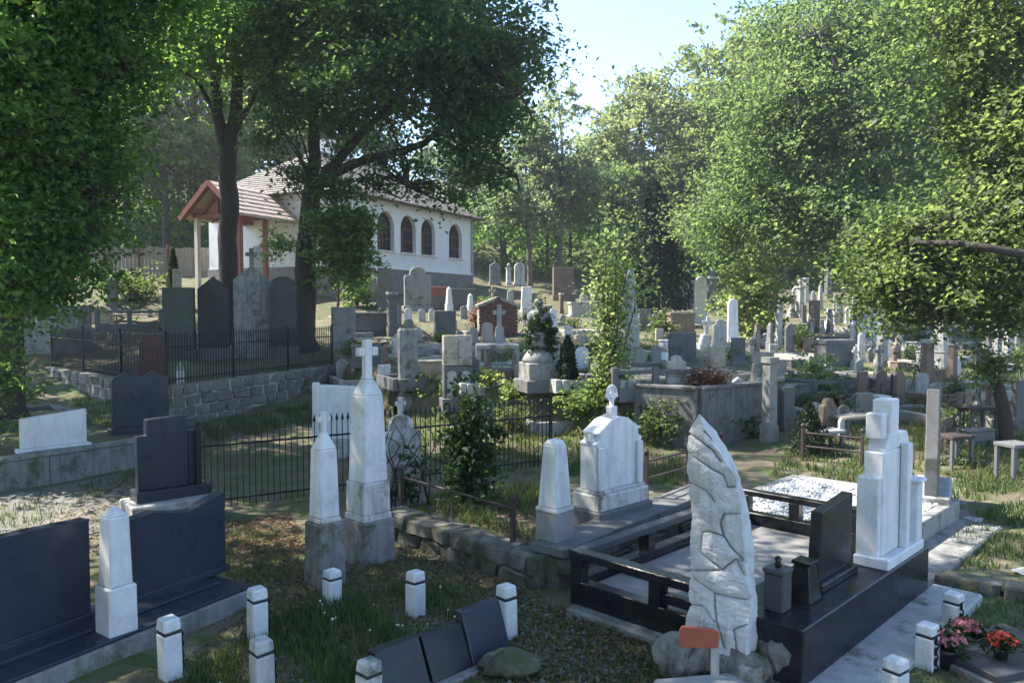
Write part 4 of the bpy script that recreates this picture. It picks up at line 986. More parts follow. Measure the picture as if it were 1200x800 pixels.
# ------------------------------------------------------------------ chain posts
PB = [(200, 792, 72), (302, 748, 62), (308, 812, 68), (389, 708, 42), (487, 722, 54), (594, 747, 64), (431, 838, 68)]
PLB = ['white square chain post beside the concrete plinth, nearest the white flat-faced obelisk', 'white chain post at the far corner of the concrete plinth', 'white chain post directly in front of the plinth corner post', 'white post below the shorter obelisk', 'white banded post in the middle of the dry grass', 'white banded post at the right end of the three black slabs', 'white post cut by the bottom edge, left of the black slabs']
RB = [(1115, 738, 46), (1086, 784, 56), (1048, 828, 60)]; RLB = ['farthest white post beside the pink flower pots', 'middle white post of the right row', 'nearest white post of the right row, at the bottom edge']
def chain_mesh(n, L=.06):
    mb = MB()
    for i in range(n):
        pts_ = [(.018 * math.cos(t * math.pi / 4), 0, -i * L * .72 + L * .5 * math.sin(t * math.pi / 4)) for t in range(9)]
        if i % 2: pts_ = [(0, x, z) for x, _, z in pts_]
        mb.tube(pts_, .007, 5, False)
    me = mb.mesh('chain'); me.materials.append(M['iron']); return me
chm = chain_mesh(8)
for i, ((px, py, hp), lb) in enumerate(zip(PB + RB, PLB + RLB)):
    p = G(px, py); h = hp * p.y / FPX; wd = .142
    o = empty('chain_post', p, R(45 if i < 7 else 40) + random.uniform(-.1, .1), lb, 'post', 'white chain posts'); o.rotation_euler[0] = random.uniform(-.045, .045); o.rotation_euler[1] = random.uniform(-.04, .04)
    pm = M[('white_clean', 'white', 'white_dirty', 'white')[i % 4]]; MB().box((0, 0, h * .37 - .06), (wd, wd, h * .74 + .12)).build('shaft', pm, o, bevel=.01); MB().box((0, 0, h * .765), (wd * .9, wd * .9, h * .05)).build('band', M['band'], o)
    MB().frus(h * .79, h, (wd, wd), (wd * .92, wd * .92)).build('cap', pm, o, bevel=.012)
    if i in (0, 1, 2): link('chain', chm, None, o, (wd * .52, -wd * .3, h * .70))
    elif i in (7, 8): link('chain', chm, None, o, (-wd * .2, -wd * .55, h * .72))
# ------------------------------------------------------------------ three low black slabs
U = Vector((.707, .707, 0)); V_ = Vector((.707, -.707, 0))
b0 = G(452, 822); 
for i, (sx, wv, hv, lb) in enumerate([(.14, .42, .34, 'nearest of the three low black slabs at the bottom edge'), (.58, .40, .32, 'middle of the three low black slabs'), (1.0, .42, .40, 'farthest of the three low black slabs, with grey polished face')]):
    p = b0 + U * sx + Vector((0, 0, .04)); o = empty('low_headstone', p, R(45), lb, 'gravestone', 'low black slabs')
    m_ = MB(); m_.add([(-wv/2, -.1, 0), (wv/2, -.1, 0), (wv/2, .16, 0), (-wv/2, .16, 0), (-wv/2, .05, hv), (wv/2, .05, hv), (wv/2, .13, hv), (-wv/2, .13, hv)], [(0, 3, 2, 1), (4, 5, 6, 7), (0, 1, 5, 4), (2, 3, 7, 6), (1, 2, 6, 5), (3, 0, 4, 7)])
    m_.build('tablet', M['black'] if i < 2 else M['black_soft'], o, bevel=.008); MB().box((0, 0, -.03), (wv + .03, .36, .06)).build('base', M['concrete'], o, bevel=.01)
def boulder(name, label, loc, d, mat, seed, cat='rock', rz=0, group=None):
    bm = bmesh.new(); bmesh.ops.create_icosphere(bm, subdivisions=3, radius=.5); r = random.Random(seed); o1 = Vector((r.uniform(-9, 9),) * 3)
    from mathutils import noise as mn
    for v in bm.verts:
        q = v.co.copy(); f = 1 + .45 * mn.noise(q * 2.2 + o1) + .2 * mn.noise(q * 5 + o1); v.co = Vector((q.x * d[0], q.y * d[1], q.z * d[2])) * f; v.co.z += d[2] * .42
    me = bpy.data.meshes.new(name); bm.to_mesh(me); bm.free(); o = link(name, me, M[mat], None, loc, rz); return tag(o, label, cat, group)
boulder('boulder', 'dark mossy boulder below the right end of the three black slabs', G(598, 790), (.44, .34, .2), 'moss_stone', 2)

# ------------------------------------------------------------------ black railed family grave, right
tu = Vector((.70, .714, 0)).normalized(); tv = Vector((-tu.y, tu.x, 0)); trz = math.atan2(tu.y, tu.x); TC = Vector((2.36, 6.22, 0)) - tu * .3
fg_ = empty('family_grave', TC, trz, 'large black granite grave with railings, grey slab floor and pebble bed', 'grave')
TL, TW = 5.9, 2.15
MB().box((TL / 2 - .1, TW / 2 - .1, .0), (TL + .2, TW + .12, .12)).build('footing', M['concrete'], fg_, bevel=.02)
MB().box((1.25, -.42, .01), (3.3, .46, .14)).build('apron', M['concrete_light'], fg_, bevel=.02)
MB().box((1.24, .15, .285), (2.9, .72, .45)).build('plinth', M['black'], fg_, bevel=.01)
for (x0_, x1_) in ((.08, 1.15), (1.165, 2.18), (2.195, 3.2)):
    MB().box(((x0_ + x1_) / 2, (TW + .5) / 2, .13), (x1_ - x0_, TW - .5 - .16, .14)).build('floor_slab', M['slab_grey'], fg_, bevel=.004)
MB().box((.0, (TW + .5) / 2, .16), (.14, TW - .52, .24)).build('kerb', M['black'], fg_, bevel=.008)
MB().box((1.65, TW, .17), (3.2, .14, .24)).build('kerb', M['black'], fg_, bevel=.008)
MB().box((3.3, 1.5, .19), (.14, 2.0, .3)).build('kerb', M['black'], fg_, bevel=.008)
MB().box((TL, 1.5, .17), (.14, 2.2, .28)).build('kerb', M['grey'], fg_, bevel=.008)
MB().box((4.6, 2.62, .17), (2.6, .14, .28)).build('kerb', M['grey'], fg_, bevel=.008)
MB().box((4.6, .42, .17), (2.6, .14, .28)).build('kerb', M['grey'], fg_, bevel=.008)
MB().box((.66, 1.5, .235), (.09, 1.2, .07)).build('inner_kerb', M['black'], fg_, bevel=.006)
MB().box((4.6, 1.52, .2), (2.44, 2.04, .18)).build('gravel_bed', M['dgrey'], fg_)
def gpost(x, y, h, t=.13): MB().box((x, y, h / 2 + .05), (t, t, h)).build('post', M['black'], fg_, bevel=.008)
for y in (.6, 1.2, 2.1): gpost(.0, y, .46)
for x in (1.2, 2.3, 3.1): gpost(x, TW, .44)
gpost(3.3, .72, .5); gpost(3.3, 1.45, .5); gpost(3.3, 2.1, .5)
MB().box((.0, 1.36, .535), (.15, 1.64, .07)).build('rail', M['black'], fg_, bevel=.008)
MB().box((.0, .9, .36), (.08, .5, .09)).build('rail', M['black'], fg_, bevel=.006)
MB().box((1.62, TW, .52), (3.0, .13, .07)).build('rail', M['dark_slab'], fg_, bevel=.008)
MB().box((3.3, 1.4, .58), (.13, 1.6, .07)).build('rail', M['black'], fg_, bevel=.008)
r = np.random.default_rng(4); n = 5200
oc = np.array([[1,0,0],[0,1,0],[-1,0,0],[0,-1,0],[0,0,1],[0,0,-1]], float); of = np.array([[0,1,4],[1,2,4],[2,3,4],[3,0,4],[1,0,5],[2,1,5],[3,2,5],[0,3,5]])
ctr = np.column_stack([r.uniform(3.4, 5.8, n), r.uniform(.5, 2.54, n), r.uniform(.285, .315, n)]); sc_ = r.uniform(.016, .038, (n, 1, 3)); sc_[:, :, 2] *= .7
Vp = (oc[None] * sc_ + r.normal(0, .005, (n, 6, 3)) + ctr[:, None]).reshape(-1, 3); Fp = (of[None] + np.arange(n)[:, None, None] * 6).reshape(-1, 3)
tag(link('pebbles', np_mesh('pebbles', Vp, Fp), M['pebble'], fg_), kind='stuff')
def on_T(s, t, z=0): return TC + tu * s + tv * t + Vector((0, 0, z))
# black slanted headstone and little pillars on the plinth
o = empty('headstone', on_T(1.02, .1, .51), trz, 'black polished headstone with sloping ends on the black plinth', 'gravestone')
MB().prism([(-.36, .07), (.36, .07), (.36, .72), (-.30, .66)], -.05, .05).build('tablet', M['black'], o, bevel=.008); MB().box((0, 0, .035), (.78, .2, .07)).build('base', M['black'], o, bevel=.008)
o = empty('grave_pillar', on_T(.06, .12, .51), trz, 'short black granite pillar at the near end of the black plinth', 'pillar')
MB().box((0, 0, .15), (.16, .16, .3)).build('shaft', M['dark_slab'], o, bevel=.01); MB().box((0, 0, .32), (.18, .18, .04)).build('cap', M['dark_slab'], o, bevel=.008); MB().lathe([(.02, .34), (.03, .36), (.02, .38), (.03, .41), (.005, .43)], 10).build('knob', M['black'], o, smooth=True)
o = empty('flower_vase', on_T(.42, .06, .51), trz, 'tapered black granite vase beside the black sloping headstone', 'vase')
MB().frus(0, .3, (.22, .2), (.14, .13)).build('body', M['black'], o, bevel=.01); MB().frus(.3, .33, (.17, .16), (.17, .16)).build('rim', M['black'], o, bevel=.005)
# white marble monument
o = empty('monument', on_T(2.08, -.02, .51), trz, 'tall white marble monument with stepped pillars on the black plinth', 'gravestone')
MB().box((0, -.02, .05), (.98, .32, .1)).build('base', M['white_clean'], o, bevel=.012)
MB().box((0, 0, .58), (.8, .18, .96)).build('tablet', M['white_clean'], o, bevel=.012)
MB().prism([(-.34, 1.06), (.3, 1.06), (.22, 1.2), (-.24, 1.22)], -.09, .09).build('upper_tablet', M['white_clean'], o, bevel=.012)
MB().box((-.41, .03, .46), (.1, .2, .74)).build('side_pillar', M['white_clean'], o, bevel=.012)
MB().box((.42, -.04, .38), (.14, .24, .58)).build('side_pillar', M['white_clean'], o, bevel=.012); MB().box((.42, -.04, .69), (.19, .3, .04)).build('pillar_cap', M['white_clean'], o, bevel=.01)
MB().box((-.12, .0, 1.36), (.22, .17, .34)).build('upper_block', M['white_clean'], o, bevel=.012); MB().box((-.3, .02, 1.29), (.13, .15, .24)).build('upper_block', M['white_clean'], o, bevel=.012)
MB().box((.06, -.13, .6), (.09, .07, 1.0)).build('pilaster', M['white_clean'], o, bevel=.008)
# tall dark slab behind the white monument
p = G(1092, 602); o = empty('headstone', p, R(60), 'tall dark grey slab on a concrete base behind the white monument', 'gravestone')
MB().box((0, 0, .17), (1.5, .46, .46)).build('base', M['concrete_light'], o, bevel=.02); MB().prism([(-.7, .4), (-.05, .4), (-.05, 1.1), (-.2, 1.75), (-.45, 1.8), (-.6, 1.2), (-.7, .9)], -.08, .08).build('tablet', M['dgrey'], o, bevel=.01)
MB().prism([(-.02, .4), (.7, .4), (.7, 1.0), (.5, 1.25), (.3, 1.3), (-.02, 1.1)], -.07, .07).build('tablet', M['black_soft'], o, bevel=.01)

# ------------------------------------------------------------------ pale rock monolith
mp = G(855, 757, .26); k = mp.y / FPX
prof_ = {0: (815, 816.5, 818), 20: (807.5, 822, 838), 40: (807, 834, 851), 70: (808, 851, 866), 95: (811, 857, 874), 120: (813, 860, 881), 170: (814, 864, 886), 220: (812, 868, 892), 277: (806, 863, 901)}
hs_ = sorted(prof_); grooves = [[(808,562),(825,568),(833,580)],[(860,592),(843,594),(839,606),(843,620),(851,632),(864,646)],[(822,620),(828,617),(843,620)],[(822,620),(821,645),(835,655),(842,660),(856,645),(866,648)],[(813,669),(842,660)],[(813,676),(833,690),(868,691)],[(833,690),(836,720),(843,750)],[(808,712),(824,708),(834,722)],[(856,750),(854,728),(866,720)],[(806,502),(830,520),(838,532)],[(812,530),(828,541),(842,548),(846,562),(858,560)],[(820,498),(836,514)],[(864,662),(856,645)]]
from mathutils import noise as mn
NR, NC = 240, 180; vv = []; gv = []
SG = np.array([(*p_, *q_) for gl_ in grooves for p_, q_ in zip(gl_[:-1], gl_[1:])], float); SD = SG[:, 2:] - SG[:, :2]; SL = (SD ** 2).sum(1)
def seg_d(x, y):
    q_ = np.array((x, y)) - SG[:, :2]; t = np.clip((q_ * SD).sum(1) / SL, 0, 1); return float(np.sqrt(((q_ - t[:, None] * SD) ** 2).sum(1).min()))
for i in range(NR + 1):
    f = i / NR * 277; j = max(q for q in range(len(hs_) - 1) if hs_[q] <= f); t = (f - hs_[j]) / (hs_[j+1] - hs_[j])
    xl, xc, xr = [a_ * (1 - t) + b_ * t for a_, b_ in zip(prof_[hs_[j]], prof_[hs_[j+1]])]
    wd = (xr - xl); dep = max(2, wd * .62); ring = [(xl, dep * .25), (xl * .55 + xc * .45, -dep * .22), (xc, -dep * .5), (xc * .4 + xr * .6, -dep * .12), (xr, dep * .35), (xr * .6 + xl * .4, dep * .75), (xl * .8 + xr * .2, dep * .7)]
    n = len(ring)
    for c in range(NC):
        s = c / NC * n; q = int(s); u_ = s - q; u_ = u_ * .8 + (u_ * u_ * (3 - 2 * u_)) * .2
        a_, b_ = ring[q % n], ring[(q + 1) % n]; x = a_[0] * (1 - u_) + b_[0] * u_; y = a_[1] * (1 - u_) + b_[1] * u_
        py = 480 + f; w3 = Vector((x * .02, y * .02, py * .02)); front = s < 2.15
        ns = mn.noise(w3 * 1.6) * 2.2 + mn.noise(w3 * 5) * 1.5 + mn.noise(w3 * 13) * .8 + mn.noise(w3 * 27) * .4
        if s > 2 and s < 4.2: ns += 2.0 * mn.noise(Vector((x * .16, py * .012, 3.1)))
        g_ = 0
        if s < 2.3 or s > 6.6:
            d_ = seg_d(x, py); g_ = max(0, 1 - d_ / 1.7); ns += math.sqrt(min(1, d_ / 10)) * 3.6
        cx_, cy_ = (xl + xr) / 2, dep * .1; dl = math.hypot(x - cx_, y - cy_) + .01; am = min(1, wd / 40)
        off = (ns * am - g_ * 3.4 * am); x += (x - cx_) / dl * off; y += (y - cy_) / dl * off
        vv.append(((x - 855) * k, y * k, (757 - py) * k)); gv.append(g_)
vv.append(((816.5 - 855) * k, 0, (757 - 479) * k)); gv.append(0)
ff = [(i * NC + c, i * NC + (c + 1) % NC, (i + 1) * NC + (c + 1) % NC, (i + 1) * NC + c) for i in range(NR) for c in range(NC)] + [(c, (c + 1) % NC, len(vv) - 1) for c in range(NC)]
me = bpy.data.meshes.new('rock_monolith'); me.from_pydata(vv, [], ff); me.update()
bm = bmesh.new(); bm.from_mesh(me); bmesh.ops.recalc_face_normals(bm, faces=bm.faces); bm.to_mesh(me); bm.free()
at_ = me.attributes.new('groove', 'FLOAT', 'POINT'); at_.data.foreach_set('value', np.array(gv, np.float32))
mm, n_, bs_ = newmat('pale_carved_rock'); p_ = worldish(n_); ps_ = worldish(n_, 9, 9, 1.1)
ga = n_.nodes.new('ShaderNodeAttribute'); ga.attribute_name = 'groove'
c_ = mix(n_, noise(n_, p_, 7, 8, .7), (.40, .40, .41), (.66, .66, .66)); c_ = mix(n_, ramp(n_, noise(n_, ps_, 2, 7, .7), [(.5, (0, 0, 0)), (.72, (.6, .6, .6))]), c_, (.22, .215, .21))
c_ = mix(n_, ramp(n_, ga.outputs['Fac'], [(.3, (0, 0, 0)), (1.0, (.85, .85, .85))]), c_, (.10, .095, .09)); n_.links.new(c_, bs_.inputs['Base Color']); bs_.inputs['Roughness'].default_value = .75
bump(n_, bs_, mix(n_, .5, noise(n_, p_, 22, 8, .7), noise(n_, p_, 90, 4)), .45, .02)
mo = link('rock_monolith', me, mm, None, mp); tag(mo, 'tall pale rock blade monument carved with crack lines', 'monument')
# rocks, sign, small things at its foot
boulder('boulder', 'rough grey boulder right of the pale rock blade', G(915, 800), (.34, .3, .52), 'boulder', 5)
boulder('boulder', 'dark mossy boulder under the pale rock blade', G(868, 800), (.42, .4, .34), 'boulder', 9)
boulder('boulder', 'grey boulder under the left foot of the pale rock blade', mp + Vector((-.18, .12, -.26)), (.5, .42, .32), 'boulder', 14)
boulder('boulder', 'small rounded grey stone left of the orange sign', G(790, 792), (.3, .3, .38), 'boulder', 11)
boulder('boulder', 'rounded dark stone below the orange sign', G(822, 796), (.26, .26, .33), 'boulder', 21)
p = G(838, 812); k = p.y / FPX; o = empty('sign_post', p, R(-6), 'blank orange sign board on a thin pale post', 'sign')
MB().box((0, .02, 38 * k), (.06, .03, 76 * k)).build('post', M['lgrey'], o, bevel=.004); m_ = MB().prism([(-.27, 58 * k), (-.27, 76 * k), (-.25, 81 * k), (-.02, 79 * k), (.02, 76 * k), (.02, 59 * k), (0, 56 * k), (-.24, 55 * k)], -.02, .005); m_.build('board', M['sign'], o, bevel=.004)
lantern(852, 806, 42, 'white lantern cup at the foot of the pale rock blade', z=.0)
S_ = G(845, 826); o = empty('footing_block', S_, R(10), 'pale concrete block at the bottom edge under the orange sign', 'block'); MB().box((-.1, .1, .06), (.7, .22, .16)).build('block', M['concrete_light'], o, bevel=.02); MB().box((.28, .16, .1), (.16, .2, .26)).build('end_block', M['concrete_light'], o, bevel=.02)
# dark slab and flower pots lower right
c0, c1 = G(1122, 800), G(1215, 770)
o = empty('grave_slab', G(1175, 785), R(20), 'flat dark granite grave slab at lower right', 'grave'); MB().box((.1, .1, .02), (1.05, .8, .1)).build('footing', M['concrete'], o, bevel=.01); MB().box((.1, .1, .1), (.98, .72, .06)).build('top_slab', M['dark_slab'], o, bevel=.008)
def flowerpot(label, p, r_, h, fr, n, mat, seed):
    o = empty('flower_pot', p, 0, label, 'flower pot')
    MB().lathe([(r_ * .75, 0), (r_ * .95, h * .8), (r_ * 1.08, h * .82), (r_ * 1.08, h), (r_ * .9, h), (r_ * .85, h * .9)], 16).build('pot', M['pot'], o, smooth=True)
    C = blob_points([((0, 0, h + fr * .35), (fr, fr, fr * .55), n * 2)], .05, 8, .3, seed); link('leaves', leaf_mesh('leaves', C, .05, seed=seed), M['ivy'], o)
    rr = random.Random(seed); C = []
    hd = MB()
    for i in range(n // 5):
        a_, b_ = rr.uniform(0, 6.28), rr.uniform(.1, 1.35); c = Vector((math.cos(a_) * math.sin(b_) * fr, math.sin(a_) * math.sin(b_) * fr, h + fr * .35 + math.cos(b_) * fr * .6))
        for q in range(5):
            e = c + Vector((rr.gauss(0, .012), rr.gauss(0, .012), rr.gauss(0, .008))); d1 = Vector((rr.gauss(0, 1), rr.gauss(0, 1), rr.gauss(0, 1))).normalized() * .013; d2 = d1.orthogonal().normalized() * .012
            hd.add([e - d1 - d2, e + d1 - d2, e + d1 + d2, e - d1 + d2], [(0, 1, 2, 3)])
    hd.build('blossoms', M[mat], o)
flowerpot('dark pot of pink flowers nearest the white posts', G(1109, 782), .10, .17, .12, 380, 'petal_pink', 3)
flowerpot('second dark pot of pink flowers behind the first', G(1133, 764), .10, .16, .11, 340, 'petal_pink', 4)
flowerpot('small dark pot of red flowers on the dark slab', G(1173, 771, .13), .06, .09, .10, 300, 'petal_red', 6)
# stone step across the right path
sA, sB = T(1098, 684), T(1216, 704)
d = sB - sA; st_ = empty('stone_step', sA, math.atan2(d.y, d.x), 'worn dark stone edging across the right grass', 'step')
x = 0; i = 0
while x < d.length:
    l = random.uniform(.35, .6); o = link('stone', RV['moss_stone'][i % 7], None, st_, (x + l / 2, 0, .05)); o.scale = (l - .02, .26, .16); x += l; i += 1
# slabs of the lower right corner
for px, py, lb in ((1142, 612, 'small pale stepping stone farther up the right path'), (1146, 622, 'small pale stepping stone nearer on the right path'), (1205, 672, 'pale flat stone at the right edge on the grass')):
    o = boulder('stepping_stone', lb, T(px, py), (.3, .22, .06), 'concrete_light', px, 'stone')
# ------------------------------------------------------------------ big trees
def B(px, py, d, rx, rz_, n, ry=None):      # crown volume given by where it shows and how far away it stands
    s = d / FPX; return (tuple(at(px, py, d)), (rx * s, (ry or rx) * s if ry is None else ry, rz_ * s), n)
b1 = Vector((at(266, 380, 27).x, 27, 0)); b1.z = tz(b1.x, 27) - .1
tree('forked_tree', 'dark forked tree trunk left of the porch with leafy crown', 'tree', b1,
     ([b1, at(267, 300, 27), at(268, 230, 27), at(267, 172, 27)], .34, .28),
     [([at(267, 180, 27), at(254, 130, 27), at(249, 60, 27), at(246, -60, 27), at(235, -200, 27)], .25, .08), ([at(268, 180, 27), at(276, 130, 27), at(279, 70, 26.8), at(286, -60, 26.5), at(300, -190, 26)], .28, .08),
      ([at(279, 150, 27), at(300, 110, 26), at(322, 78, 25.5)], .11, .03), ([at(256, 135, 27), at(225, 90, 26), at(195, 75, 25)], .10, .03), ([at(249, 60, 27), at(215, 20, 26), at(180, -30, 25)], .11, .03)],
     [B(255, -60, 27, 110, 100, 14000), B(190, 0, 25.5, 60, 50, 4000), B(320, 20, 25.5, 70, 60, 7000), B(280, -220, 27, 150, 110, 12000), B(330, -380, 26, 150, 90, 7000), B(262, 70, 26.3, 75, 38, 3600), B(170, -150, 26, 110, 110, 9000)],
     'leaf_dark', .18, clump=.9, per=48, seed=3, twigs=5)
b2 = Vector((at(357, 392, 25.5).x, 25.5, 0)); b2.z = tz(b2.x, 25.5) - .1
tree('spreading_tree', 'thick dark tree trunk before the white building, its limbs reaching far right', 'tree', b2,
     ([b2, at(358, 320, 25.5), at(361, 260, 25.5), at(368, 215, 25.5)], .37, .28),
     [([at(366, 225, 25.5), at(368, 170, 25.5), at(367, 100, 25.5), at(360, 0, 25), at(350, -150, 25)], .25, .07), ([at(367, 228, 25.5), at(385, 200, 25.2), at(408, 176, 25), at(430, 150, 24.8), at(470, 110, 24), at(520, 60, 23.5), at(560, -20, 23)], .22, .05),
      ([at(378, 212, 25.4), at(405, 196, 25), at(440, 184, 24.5), at(487, 172, 24), at(520, 150, 23.5), at(560, 125, 23), at(610, 110, 22.5)], .19, .04), ([at(505, 160, 23.8), at(545, 178, 23.5), at(580, 190, 23), at(605, 205, 22.8)], .09, .025),
      ([at(445, 184, 24.5), at(460, 205, 24.2), at(478, 218, 24)], .07, .02), ([at(470, 110, 24), at(455, 60, 24), at(430, -10, 23.5)], .12, .04), ([at(450, 60, 24), at(500, -120, 23.5), at(580, -250, 23)], .14, .05)],
     [B(370, 20, 25, 90, 75, 9000), B(450, 40, 24, 90, 80, 12000), B(532, 60, 23, 76, 70, 12000), B(556, 135, 22.8, 42, 45, 5000), B(500, -40, 24, 110, 80, 12000), B(420, -160, 25, 170, 110, 15000), B(540, -110, 23.5, 55, 70, 6000), B(430, 118, 24.5, 50, 30, 2500), B(345, 205, 25, 18, 14, 420), B(396, 222, 24.3, 22, 13, 750), B(436, 214, 24.3, 20, 9, 380), B(505, 222, 23.8, 14, 8, 220), B(478, 192, 24.2, 26, 9, 420), B(400, 150, 24.6, 30, 16, 700), B(530, 232, 23.6, 16, 9, 260), B(320, 175, 25.2, 20, 16, 450), B(560, 200, 23, 30, 14, 700), B(340, 120, 25.5, 40, 40, 2000), B(592, 60, 22.8, 25, 45, 2500), B(520, -260, 23, 150, 110, 10000), B(640, -260, 22.5, 90, 90, 5000), B(560, -400, 23.5, 140, 90, 7000)],
     'leaf_blue', .18, clump=.8, per=48, seed=5, twigs=5)
b3 = Vector((at(6, 420, 16).x, 16, 0)); b3.z = tz(b3.x, 16) - .1
tree('near_maple', 'dense dark green maple filling the upper left', 'tree', b3,
     ([b3, at(10, 360, 16), at(14, 280, 16), at(22, 180, 16), at(30, 40, 16)], .32, .2),
     [([at(14, 300, 16), at(60, 250, 15.5), at(110, 220, 15)], .12, .03), ([at(20, 200, 16), at(90, 130, 15.6), at(150, 80, 15.3)], .14, .04), ([at(25, 120, 16), at(-40, 40, 15), at(-100, -60, 14)], .14, .05), ([at(30, 60, 16), at(80, -40, 16), at(120, -150, 16)], .15, .05)],
     [B(30, 60, 15, 90, 80, 14300), B(98, 50, 15.5, 60, 65, 9750), B(40, 170, 15, 75, 60, 11700), B(102, 180, 15.5, 34, 48, 3900), B(40, 280, 14.6, 70, 50, 9750), B(60, 245, 15.2, 48, 40, 6500), B(20, 335, 14.4, 60, 24, 3900), B(20, -80, 15, 130, 90, 15600), B(170, -30, 16, 70, 70, 7800), B(140, -220, 16, 160, 120, 14300), B(-100, 150, 14.5, 80, 140, 6500)],
     'leaf_dark', .135, clump=.72, per=54, seed=8, twigs=4)
bush('bush', 'bright green leafy shrub at the left edge above the white slab', 'bush', Vector((-8.9, 12.9, .5)), (.8, .7, .7), 2600, 'leaf_mid', .13, seed=4, clump=.3, cz=1.15)
b4 = T(395, 372); s4 = b4.y / FPX
tree('young_maple', 'low bright green young maple hiding the left part of the white facade', 'tree', b4, ([b4, b4 + Vector((.05, 0, .9)), b4 + Vector((0, 0, 2.2))], .07, .03),
     [([b4 + Vector((0, 0, .8)), b4 + Vector((.5, -.1, 1.6)), b4 + Vector((1.0, -.2, 2.4))], .035, .01), ([b4 + Vector((0, 0, 1.0)), b4 + Vector((-.4, 0, 1.9)), b4 + Vector((-.6, 0, 3.0))], .03, .01)],
     [B(402, 300, 24.5, 30, 38, 3300), B(388, 262, 24.5, 20, 16, 1000), B(424, 290, 24.3, 14, 24, 800), B(418, 258, 24.2, 20, 17, 1000), B(326, 286, 24.5, 14, 14, 350)], 'leaf_mid', .17, clump=.4, seed=9, per=20, twigs=3)
# right: near maple with drooping lit foliage, trunk outside the frame
b5 = Vector((11.6, 14.0, 0)); b5.z = tz(11.6, 14) - .1
tree('overhanging_maple', 'bright green maple foliage hanging in from the right edge', 'tree', b5,
     ([b5, b5 + Vector((-.1, 0, 3)), b5 + Vector((0, 0, 7)), b5 + Vector((.3, 0, 11))], .4, .2),
     [([b5 + Vector((-.1, 0, 4.2)), at(1270, 312, 13.2), at(1200, 298, 12.9), at(1130, 286, 13.2), at(1060, 284, 14.5)], .14, .03), ([b5 + Vector((0, 0, 6.5)), at(1240, 90, 14.5), at(1190, 35, 15), at(1150, -10, 15.5)], .18, .06), ([b5 + Vector((-.05, 0, 5)), at(1230, 230, 15), at(1150, 190, 16), at(1090, 150, 17)], .15, .04)],
     [B(1040, 318, 15.4, 47, 32, 3240), B(1100, 340, 15, 67, 43, 5940), B(1170, 350, 14.6, 67, 37, 5400), B(1130, 280, 15, 89, 48, 7560), B(1190, 240, 15, 67, 75, 7560), B(1040, 280, 15.8, 31, 28, 1620), B(1180, 130, 15.5, 72, 75, 7560), B(1150, 30, 15.8, 84, 75, 7560), B(1230, -60, 15, 134, 97, 7560), B(1260, 180, 14, 67, 140, 5400)],
     'leaf_bright', .13, clump=.5, seed=12, per=26, twigs=4)
# right: tall light tree behind it
b6 = T(1000, 400); b6 = Vector((at(1005, 380, 36).x, 36, 0)); b6.z = tz(b6.x, 36) - .1
tree('tall_light_tree', 'tall light green tree with slanting dark limbs, upper right', 'tree', b6,
     ([b6, at(1012, 330, 36), at(1032, 250, 36), at(1015, 190, 35.5)], .38, .22),
     [([at(1032, 250, 36), at(1025, 205, 33), at(1008, 150, 31.6), at(985, 90, 31.6), at(960, 40, 32)], .17, .04), ([at(1020, 300, 36), at(965, 215, 32.5), at(942, 160, 31.4), at(934, 100, 31.8)], .14, .03), ([at(1015, 190, 35.5), at(1062, 110, 32.5), at(1082, 20, 32), at(1085, -80, 33)], .17, .05), ([at(950, 205, 34.5), at(915, 218, 34), at(885, 235, 34)], .1, .03)],
     [B(950, 60, 34.5, 63, 57, 6800), B(905, 150, 34, 57, 71, 6800), B(900, 230, 33.5, 80, 69, 10200), B(960, 130, 33.5, 86, 80, 12920), B(1040, 60, 34, 92, 92, 12920), B(980, 260, 33.5, 92, 57, 10200), B(1010, 0, 35, 92, 69, 8160), B(1080, 170, 34, 92, 92, 12240), B(1050, -100, 36, 138, 92, 10880), B(1120, 60, 36, 92, 103, 9520), B(850, 262, 33.5, 39, 23, 2720), B(898, 40, 36, 23, 34, 1224)],
     'leaf_bright', .20, clump=1.0, seed=15, twigs=5)
# ------------------------------------------------------------------ wood behind: four grown shapes, each tree placed singly
def proto_tree(seed, h, leaf, crown, lsize, n, bk):
    r = random.Random(seed); t = MB(); Q, rr = limb([(0, 0, -.4), (r.uniform(-.2, .2), 0, h * .3), (r.uniform(-.5, .5), r.uniform(-.3, .3), h * .6), (0, 0, h * .92)], .26, .06); t.tube(Q, rr, 8)
    for i in range(7):
        z = h * r.uniform(.3, .75); a = r.uniform(0, 6.28); L = h * r.uniform(.15, .28); Q, rr = limb([(0, 0, z), (math.cos(a) * L * .5, math.sin(a) * L * .5, z + L * .5), (math.cos(a) * L, math.sin(a) * L, z + L * 1.1)], .1, .025, sub=3); t.tube(Q, rr, 5)
    tm = t.mesh('trunk', smooth=True); tm.materials.append(M[bk])
    bl = []
    for i in range(crown):
        a = r.uniform(0, 6.28); z = h * r.uniform(.36, .9); q = h * .2 * math.sqrt(max(.1, 1 - ((z / h - .58) / .42) ** 2)); bl.append(((math.cos(a) * q, math.sin(a) * q, z), (h * .13, h * .13, h * .11), n // crown))
    bl.append(((0, 0, h * .9), (h * .13, h * .13, h * .1), n // crown))
    cm = leaf_mesh('crown', blob_points(bl, h * .055, 30, .4, seed), lsize, seed=seed); cm.materials.append(M[leaf]); return tm, cm
PT = [proto_tree(21, 14, 'leaf_pale', 13, .36, 11000, 'bark'), proto_tree(22, 16, 'leaf_mid', 14, .36, 11000, 'bark'), proto_tree(23, 13, 'leaf_pale', 11, .34, 7500, 'bark_pale'), proto_tree(24, 15, 'leaf_bright', 13, .36, 10000, 'bark')]
